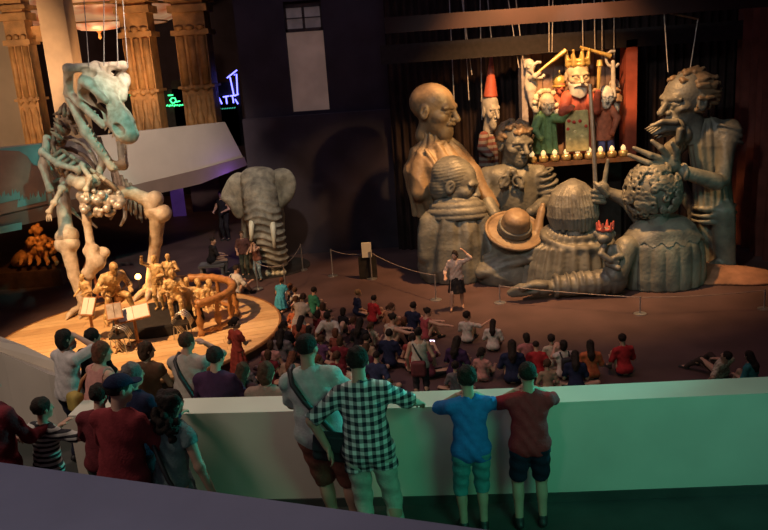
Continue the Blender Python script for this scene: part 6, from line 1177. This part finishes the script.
# ------------------------------------------------------------------ audience on the floor: prototypes, then copies with their own clothes
VX = .0165
def proto(B, sc=1.0, **w):
    r = thing('person', 'p', 'person', (0, 0, 0)); build_person(r, B, sc, VX, M_skin, **w); return (r, sc * B.headc[2], B, sc)
D0 = cloth((0.1, 0.1, 0.1)); L0 = cloth((0.03, 0.03, 0.04))
ckid = {e: (e * .10, .30, .085) for e in (-1, 1)}; kside = {e: (e * 1.0, .35, .12) for e in (-1, 1)}
PR = {
 'knees_short': proto(Body('floor', 10), shirt_m=D0, lower_m=L0, hair='short'),
 'knees_long': proto(Body('floor', 12, look=-8), shirt_m=D0, lower_m=L0, hair='long'),
 'cross_short': proto(Body('floor', 14, nod=6, feet=ckid, knees=kside, hands={-1: (-.3, .22, .22), 1: (.3, .22, .22)}), shirt_m=D0, lower_m=L0, hair='crop', shoes=False),
 'cross_bob': proto(Body('floor', 8, look=10, feet=ckid, knees=kside, hands={-1: (-.22, .3, .25), 1: (.24, .3, .25)}), shirt_m=D0, lower_m=L0, sleeve=.1, hair='bob', shoes=False),
 'kid_short': proto(Body('floor', 8, feet=ckid, knees=kside, hs=1.28, fat=.95, hands={-1: (-.25, .25, .2), 1: (.25, .25, .2)}), .72, shirt_m=D0, lower_m=L0, lowlen=.5, hair='short', shoes=False),
 'kid_knees': proto(Body('floor', 6, hs=1.28, fat=.92, look=12), .70, shirt_m=D0, lower_m=L0, hair='bob'),
 'kid_tail': proto(Body('floor', 4, hs=1.28, fat=.92, look=-25, hands={-1: (-.2, .3, .3), 1: (.3, .3, .4)}), .68, shirt_m=D0, lower_m=L0, lowlen=.5, sleeve=.2, hair='tail'),
 'kid_point': proto(Body('floor', 2, hs=1.25, fat=.95, look=-40, hands={1: (.58, .30, .62)}, poles={1: (.2, -.3, -1)}), .78, shirt_m=D0, lower_m=L0, sleeve=.45, hair='short'),
 'back_hands': proto(Body('floor', -20, nod=-14, hands={-1: (-.34, -.30, .10), 1: (.34, -.30, .10)}, poles={-1: (-.4, -1, .2), 1: (.4, -1, .2)}, feet={-1: (-.12, .66, .085), 1: (.14, .60, .085)}), shirt_m=D0, lower_m=L0, hair='short'),
 'arm_out': proto(Body('floor', 16, look=-35, hands={-1: (.42, .46, .55), 1: (.66, .34, .52)}, poles={1: (.3, .2, -1)}), shirt_m=D0, lower_m=L0, sleeve=.12, tank=True, hair='bun'),
 'phone_up': proto(Body('floor', 2, nod=-6, hands={-1: (-.06, .40, .62), 1: (.10, .42, .64)}, feet=ckid, knees=kside), shirt_m=D0, lower_m=L0, sleeve=.15, hair='bob', shoes=False),
 'look_side': proto(Body('floor', 8, look=-55, twist=-20), shirt_m=D0, lower_m=L0, sleeve=.45, hair='tail'),
 'reader': proto(Body('floor', 24, nod=22, feet=ckid, knees=kside, hands={-1: (-.12, .36, .34), 1: (.12, .36, .34)}), shirt_m=D0, lower_m=L0, sleeve=.4, hair='long', shoes=False),
 'kneel_skirt': proto(Body('stand', 26, nod=10, hipz=.52, feet={-1: (-.1, -.3, .06), 1: (.1, -.3, .06)}, knees={-1: (-.05, 1, -.2), 1: (.05, 1, -.2)}, hands={-1: (-.25, .45, .5), 1: (.28, .42, .5)}, fat=1.1), shirt_m=D0, lower_m=L0, sleeve=.2, hem=.06, dress='skirt', lowlen=.42, hair='tail', shoes=False),
}
used = set(); GC = 'audience seated on the floor'; FOCUS = (4.0, 24.5)
def sit(kind, hx, hy, label, shirt, lower=(0.03, 0.03, 0.045), haircol='dark', yaw=0, scale=1.0, skin=None, zadd=0.0, face=True):
    r0, hz, B, sc = PR[kind]; ztop = hz * scale + .09 * scale + zadd; p = at_z(hx, hy, ztop); y = -math.degrees(math.atan2(FOCUS[0] - p[0], FOCUS[1] - p[1])) * .75 + yaw if face else yaw
    off = rot('Z', y) @ (B.headc * sc * scale); loc = (*SPOT[(hx, hy)], zadd); m = {'skin': skin or M_skin, 'shirt': cloth(shirt), 'lower': cloth(lower), 'hair': HAIR[haircol]}
    if kind not in used:
        used.add(kind); r = r0; place(r, loc, y); r['label'] = label; r['group'] = GC
        for c in r.children:
            n = c.name.split('.')[0]; key = {'body': 'skin', 'shirt': 'shirt', 'dress_top': 'shirt', 'trousers': 'lower', 'shorts': 'lower', 'skirt': 'lower', 'hair': 'hair'}.get(n)
            if key: c.material_slots[0].link = 'OBJECT'; c.material_slots[0].material = m[key]
    else: r = copy_person(r0, loc, y, label, GC, m)
    r.scale = (scale,) * 3; return r
WH = (0.50, 0.44, 0.40); NV = (0.018, 0.02, 0.05); RD = (0.34, 0.025, 0.03); PK = (0.42, 0.20, 0.18); BK = (0.02, 0.018, 0.02); MR = (0.14, 0.02, 0.03); CR = (0.46, 0.38, 0.30); OR = (0.45, 0.12, 0.05); GN = (0.03, 0.16, 0.10); BL = (0.05, 0.28, 0.42); TN = (0.30, 0.20, 0.14); PU = (0.12, 0.05, 0.12); GY = (0.14, 0.12, 0.13)
A = [
 ('kneel_skirt', 279, 279, 'girl in a bright blue dress kneeling at the stage edge', BL, BL, 'auburn', 40, .78), ('kid_short', 282, 290, 'small child in a white T-shirt beside the girl in blue', WH, (.3, .2, .18), 'brown', 60, .92), ('kid_knees', 290, 284, 'child with auburn bob in a grey top behind the blue dress girl', GY, NV, 'auburn', 0, 1), ('kid_tail', 297, 296, 'girl in a pink top with a ponytail near the kneeling woman', PK, NV, 'brown', 20, 1),
 ('kneel_skirt', 305, 294, 'woman in a cream top and white skirt kneeling forward', CR, WH, 'brown', 10, .95), ('knees_short', 313, 288, 'person in a dark green shirt with hair band in front of the kneeling woman', GN, BK, 'dark', 0, .9), ('kid_short', 294, 305, 'small child in an orange red outfit at the kneeling woman’s side', OR, OR, 'brown', 30, 1), ('kid_knees', 323, 303, 'child in a pale pink top behind the man in the white shirt', PK, GY, 'brown', -10, 1),
 ('back_hands', 330, 312, 'man in a loose white shirt leaning back on his hands', WH, GY, 'dark', 15, 1.05), ('kid_knees', 316, 311, 'child in a wine red top squeezed beside the white skirt', MR, BK, 'dark', 0, 1), ('reader', 300, 318, 'woman with long dark hair in a rust top bending forward', (.28, .08, .05), BK, 'dark', 20, .9), ('look_side', 286, 321, 'woman in a black top with a ponytail looking aside by the stage', BK, BK, 'dark', 40, .95),
 ('knees_long', 281, 330, 'woman with long black hair in a dark grey top at the stage edge', GY, BK, 'dark', 20, 1), ('cross_bob', 270, 341, 'woman with bobbed hair in a pink flowered top at the stage edge', PK, (.12, .06, .06), 'brown', 20, .95), ('kid_tail', 300, 333, 'girl in a coral top with a ponytail behind the black haired woman', (.40, .13, .10), GY, 'brown', 10, 1), ('reader', 289, 352, 'woman with long auburn hair in a brown top bending forward', TN, BK, 'auburn', 10, 1), ('kid_short', 253, 361, 'small child in a grey top crouching by the red dress girl', GY, BK, 'brown', 30, 1), ('cross_bob', 263, 353, 'woman with a bob in a dark wine top by the stage front', MR, BK, 'brown', 20, .95),
 ('kid_short', 358, 290, 'fair haired child in a navy top in the foremost row', NV, NV, 'fair', -20, 1.05), ('knees_short', 374, 296, 'boy in a bright red T-shirt next to the fair haired child', RD, NV, 'dark', -10, .85), ('kid_knees', 343, 308, 'child with dark bob in a black top behind the fair haired child', BK, BK, 'dark', 0, 1), ('kid_tail', 351, 317, 'girl in a dusty rose top with a ponytail in the middle rows', (.26, .10, .11), GY, 'brown', 0, 1), ('knees_long', 363, 318, 'woman with long black hair in a black dress in the middle rows', BK, BK, 'dark', 0, 1), ('look_side', 393, 304, 'bare shouldered person with a ponytail before the stretching woman', (.36, .18, .10), BK, 'brown', -10, .95),
 ('arm_out', 387, 313, 'woman in a cream vest stretching an arm out sideways', CR, GY, 'dark', -25, 1.05), ('cross_short', 366, 334, 'man with cropped dark hair in a tan top amid the middle rows', TN, BK, 'dark', 0, 1), ('kid_knees', 335, 329, 'child with auburn bob in a red brown top behind the white shirt man', (.22, .07, .05), BK, 'auburn', 0, 1.05), ('kid_tail', 322, 335, 'girl in a grey lilac top with a ponytail near the pale T-shirt man', PU, GY, 'brown', 0, 1.05), ('cross_bob', 347, 337, 'woman with a bob in a maroon top seated in the middle', MR, BK, 'brown', 0, .95), ('kid_short', 335, 353, 'boy with brown hair in a dark maroon shirt behind the check shirt man', MR, BK, 'brown', 0, 1.15),
 ('knees_short', 391, 332, 'man in a navy shirt behind the stretching woman', NV, BK, 'dark', 0, 1), ('cross_short', 376, 352, 'man in a dark blue shirt low behind the check shirt man', (.03, .035, .08), BK, 'dark', 0, 1), ('reader', 366, 345, 'woman with long brown hair in a wine dress bending low', (.10, .025, .04), BK, 'brown', 0, 1), ('look_side', 320, 355, 'woman with a ponytail in a red top beside the pale T-shirt man', (.30, .05, .05), BK, 'auburn', 0, 1),
 ('knees_short', 412, 303, 'man in a dark navy shirt before the person reaching aside', NV, BK, 'dark', -10, .95), ('arm_out', 426, 309, 'person in a dusty red top reaching an arm aside', (.30, .06, .07), BK, 'dark', -30, .95), ('phone_up', 436, 340, 'person with a bob in a wine top holding a lit phone up', (.12, .03, .05), BK, 'brown', 0, 1.0), ('knees_long', 447, 337, 'woman with long black hair in a dark purple top with hand out', (.04, .02, .06), BK, 'dark', -20, 1.05), ('cross_bob', 404, 334, 'woman with a bob in a brick red top in front of the backpack woman', (.25, .05, .045), BK, 'dark', 0, .95), ('kid_short', 455, 362, 'boy in a dull grey top beside the woman with hand out', GY, BK, 'dark', 0, 1.05),
 ('kid_point', 467, 312, 'boy in a white T-shirt pointing his arm aside, sitting apart', WH, NV, 'dark', -8, 1.08), ('knees_long', 493, 320, 'girl with long black hair in a white top next to the pointing boy', WH, BK, 'dark', -6, .85), ('kid_tail', 482, 348, 'girl in a pale pink top sitting alone behind the pointing boy', PK, PK, 'dark', -15, 1.15), ('knees_long', 512, 341, 'woman with long dark hair in a navy dress behind the white topped girl', NV, BK, 'dark', 0, 1.05), ('cross_bob', 526, 334, 'woman with dark bob in a rose top beside the red shirt boy', (.36, .14, .14), BK, 'dark', 10, .9), ('cross_short', 538, 342, 'boy in a bright crimson T-shirt sitting cross legged', RD, BK, 'dark', 0, .9),
 ('kid_short', 551, 335, 'boy in a cream shirt between crimson T-shirt and backpack', CR, BK, 'dark', 0, 1.1), ('phone_up', 561, 341, 'woman in a white vest with a small black backpack', WH, GY, 'dark', 10, .95), ('reader', 575, 352, 'woman with long dark hair in navy leaning toward the orange top', NV, BK, 'dark', -10, .95), ('knees_long', 590, 341, 'woman with long black hair in an orange top beside the man in red', OR, NV, 'dark', -6, .95), ('knees_short', 622, 335, 'man in a bright red T-shirt at the end of the seated crowd', RD, NV, 'dark', 4, 1.0), ('kid_short', 547, 360, 'child in a tan top low behind the parapet near the maroon boy', TN, BK, 'brown', 0, 1.05),
 ('knees_long', 749, 352, 'woman with long dark hair in a teal top apart from the crowd', (.04, .18, .2), BK, 'dark', 20, .92), ('kid_knees', 308, 326, 'child with dark bob in a plum top behind the white skirt', PU, BK, 'dark', 0, 1), ('kid_tail', 377, 324, 'girl in a beige top with a ponytail behind the boy in red', CR, GY, 'brown', 0, 1), ('kid_knees', 403, 318, 'child with auburn bob in a black top near the stretching arm', BK, BK, 'auburn', 0, 1.05),
]
# seats: start from the sight lines to the heads, then ease neighbours apart and off the stage
SPOT = {}; pos_, rad_ = [], []
for a in A:
    r0, hz, B, sc = PR[a[0]]; p = at_z(a[1], a[2], hz * a[8] + .09 * a[8]); yw = -math.degrees(math.atan2(FOCUS[0] - p[0], FOCUS[1] - p[1])) * .75 + a[7]; off = rot('Z', yw) @ (B.headc * sc * a[8]); pos_.append([p[0] - off[0], p[1] - off[1]]); rad_.append(.28 * sc * a[8] + .03)
pos_ = np.array(pos_); rad_ = np.array(rad_)
for it in range(60):
    for i in range(len(pos_)):
        for j in range(i + 1, len(pos_)):
            d = pos_[j] - pos_[i]; L_ = np.linalg.norm(d) + 1e-6; need = rad_[i] + rad_[j]
            if L_ < need: mv = d / L_ * (need - L_) * .5 * np.array([.7, 1.0]); pos_[i] -= mv; pos_[j] += mv
        d = pos_[i] - SC; L_ = np.linalg.norm(d)
        if L_ < SR + .22: pos_[i] += d / L_ * (SR + .22 - L_)
for a, p in zip(A, pos_): SPOT[(a[1], a[2])] = (p[0], p[1])
for a in A: sit(*a[:4], a[4], a[5], a[6], a[7], a[8])
# reclining man apart at the side
B = Body('floor', -38, side=-30, nod=-6, look=20, hands={-1: (-.52, -.10, .08), 1: (.1, .3, .3)}, feet={-1: (-.2, .72, .06), 1: (.14, .70, .085)}, poles={-1: (-.6, -.6, .2)}); r_ = thing('person', 'man in a patterned cream shirt reclining beside the woman in teal', 'person', (0, 0, 0), GC); build_person(r_, B, 1.0, VX, M_skin, shirt_m=mat('cream_print', (0.38, 0.33, 0.25), .9, .5, 22), lower_m=cloth((0.05, 0.035, 0.03)), sleeve=.46, hair='short')
p = at_z(726, 357, .62); off = rot('Z', 30) @ B.headc; place(r_, (p[0] - off[0], p[1] - off[1], 0), 30)
# lit phone and the small backpack
o = [c for c in C.objects if c.get('label', '').startswith('person with a bob in a wine top')][0]; ph = thing('phone', 'small phone with a glowing screen held up in the audience', 'phone', (0, 0, 0)); place(ph, o.location, math.degrees(o.rotation_euler[2])); w_ = (PR['phone_up'][2].wr[1] + PR['phone_up'][2].wr[-1]) / 2 + np.array([0, .10, .07])
MB().box(w_, (.075, .008, .045)).obj('case', M_shoe, ph, local=True); MB().box(w_ - np.array([0, .010, 0]), (.066, .003, .038)).obj('screen', mat('phone_screen', (0.75, 0.6, 1.0), .3, .3, 40, emit=3.0), ph, local=True)
def backpack(label, root, B, sc, m, s=1.0):
    S = SDF((-.3, -.5, -.3), (.3, .2, .75), .016); T0 = lambda x, y, z: B.T @ np.array([x, y, z]); S.box(T0(0, -.205, .28), (.13 * s, .07, .17 * s), B.T, .06, .01); S.box(T0(0, -.275, .22), (.09 * s, .025, .08 * s), B.T, .02, .01); parts = [sdfpart('pack', S, m)]
    for e in (-1, 1): k = MB().tube([T0(e * .09, -.16, .42), T0(e * .10, -.05, .535), T0(e * .11, .10, .46), T0(e * .12, .12, .30)], .02, 6); parts.append(('strap', k.v, k.f, m))
    parts = [(n, (np.array(v) + B.P) * sc, f, mm) for n, v, f, mm in parts]; o = worn('backpack', label, 'backpack', root, parts); o.scale = root.scale; return o
o = [c for c in C.objects if c.get('label', '').startswith('woman in a white vest')][0]; backpack('small black backpack worn by the woman in a white vest', o, PR['phone_up'][2], 1.0, mat('black_nylon', (0.018, 0.018, 0.024), .7))
# standing: backpack woman in the crowd, girl in red, storyteller
B = Body('stand', 4, look=-6, hands={-1: (-.25, .1, .9), 1: (.3, .15, .95)}); ra, sa_ = stand('woman in a pale sleeveless top standing with a dark red backpack', 418, 327, 15.6, 0, -6, B, 'people standing on the floor', .0135, shirt_m=cloth((0.48, 0.42, 0.36)), sleeve=0, tank=True, lower_m=cloth((0.04, 0.03, 0.035)), hair='bun')
k = MB().tube([(B.P + B.T @ np.array(t)) * sa_ for t in ((-.12, .03, .54), (-.12, -.10, .47), (-.03, -.165, .3), (.06, -.165, .14))], .016, 6); bo = lambda x, y, z: (B.P + B.T @ np.array([x, y, z])) * sa_; S = SDF(bo(0, -.2, -.02) - .34, bo(0, -.2, -.02) + .34, .016); S.box(bo(-.02, -.19, -.02), (.16, .07, .17), None, .06, .01); worn('backpack', 'dark red bag slung low on the back of the standing woman', 'backpack', ra, [('strap', k.v, k.f, M_shoe), sdfpart('pack', S, mat('wine_nylon', (0.13, 0.025, 0.03), .7))])
B = Body('stand', 2, look=-75, twist=-20, hands={-1: (-.1, .25, 1.12), 1: (.16, .28, 1.10)}, hs=1.22, fat=.92); stand('girl in a long red dress standing beside the wooden stage', 235, 317, 17.3, 0, -25, B, 'people standing on the floor', .0135, shirt_m=cloth((0.42, 0.07, 0.05)), sleeve=.3, hem=0, lower_m=cloth((0.42, 0.07, 0.05)), dress='skirt', lowlen=.75, hair='tail', eyes=True)
B = Body('stand', 6, look=-20, nod=10, hands={-1: (-.26, .12, 1.72), 1: (.30, .30, 1.05)}, poles={-1: (-1, .1, -.3)}, feet={-1: (-.14, -.1, .085), 1: (.16, .14, .085)}); stand('storyteller in a pale blouse and dark skirt standing with one arm raised', 454, 251, 21.7, 0, 172, B, 'people standing on the floor', .0135, shirt_m=cloth((0.50, 0.36, 0.30)), sleeve=.8, lower_m=cloth((0.025, 0.02, 0.02)), dress='skirt', lowlen=.52, hair='bob', eyes=True, shoes=False)
# group by the elephant
GE = 'people by the elephant'
B = Body('stool', 10, look=-50, hands={-1: (-.2, .4, .68), 1: (.2, .38, .68)}); p = at_z(214, 276, 0); r_ = thing('person', 'man in a black T-shirt sitting on a grey bench by the elephant', 'person', (0, 0, 0), GE); build_person(r_, B, 1.05, .014, M_skin, shirt_m=cloth(BK), lower_m=cloth(GY), hair='crop'); place(r_, (p[0], p[1], 0), -60); o = thing('bench', 'grey bench under the man in black by the elephant', 'bench', (p[0], p[1], 0)); MB().box((p[0], p[1], .42), (.45, .3, .04)).obj('seat', M_grey, o); [MB().box((p[0] + sx * .36, p[1], .19), (.04, .26, .19)).obj('leg', M_grey, o) for sx in (-1, 1)]
B = Body('stand', 4, look=10, hands={-1: (-.2, .2, 1.0), 1: (.2, .25, 1.0)}); stand('woman in a dark brownish top standing before the elephant tusks', 241, 231, 27.0, 0, 180, B, GE, .016, shirt_m=cloth((0.12, 0.06, 0.055)), lower_m=cloth((0.05, 0.06, 0.05)), hair='bun', haircol='brown', eyes=True)
B = Body('stand', 10, look=20, nod=10, hands={-1: (-.08, .2, 1.52), 1: (.07, .2, 1.5)}); stand('woman with hands at her face in patterned blue trousers by the elephant', 253, 240, 26.2, 0, 150, B, GE, .016, shirt_m=cloth((0.20, 0.09, 0.075)), sleeve=.1, tank=True, lower_m=mat('blue_print', (0.16, 0.24, 0.30), .9, .7, 25), lowlen=.97, hair='bob', eyes=True)
B = Body('floor', 12, look=-10, hands={-1: (-.2, .4, .3), 1: (.25, .42, .4)}, fat=1.05); p = at_z(235, 297, .02); r_ = thing('person', 'man in a white T-shirt with a dark strap sitting by the stage near the elephant', 'person', (0, 0, 0), GE); build_person(r_, B, 1.1, .014, M_skin, shirt_m=cloth((0.48, 0.45, 0.42)), lower_m=cloth((0.09, 0.085, 0.08)), hair='crop'); place(r_, (p[0], p[1] + .1, 0.0), -45)
k = MB().tube([(B.P + B.T @ np.array(t)) * 1.1 for t in ((-.12, .03, .56), (-.12, -.10, .48), (-.02, -.165, .3), (.1, -.165, .08))], .02, 6); S = SDF((-.1, -.45, -.05), (.5, .1, .4), .016); S.box((.24, -.15, .16), (.12, .05, .09), None, .03, .01); worn('shoulder_bag', 'dark bag on the strap of the man sitting by the stage', 'bag', r_, [('strap', k.v, k.f, M_shoe), sdfpart('pouch', S, M_shoe)])
B = Body('stand', 4, hands={-1: (-.2, .3, 1.1), 1: (.2, .3, 1.1)}); stand('bare armed person in dark clothes standing far back under the gallery', 220, 191, 33.0, 0, 160, B, GE, .02, shirt_m=cloth(BK), sleeve=.1, lower_m=cloth(BK), hair='short')
for k_, (r0, hz, B, sc) in PR.items():
    if k_ not in used:
        for c in list(r0.children): bpy.data.objects.remove(c)
        bpy.data.objects.remove(r0)
print('HEIGHTS', PEOPLE)
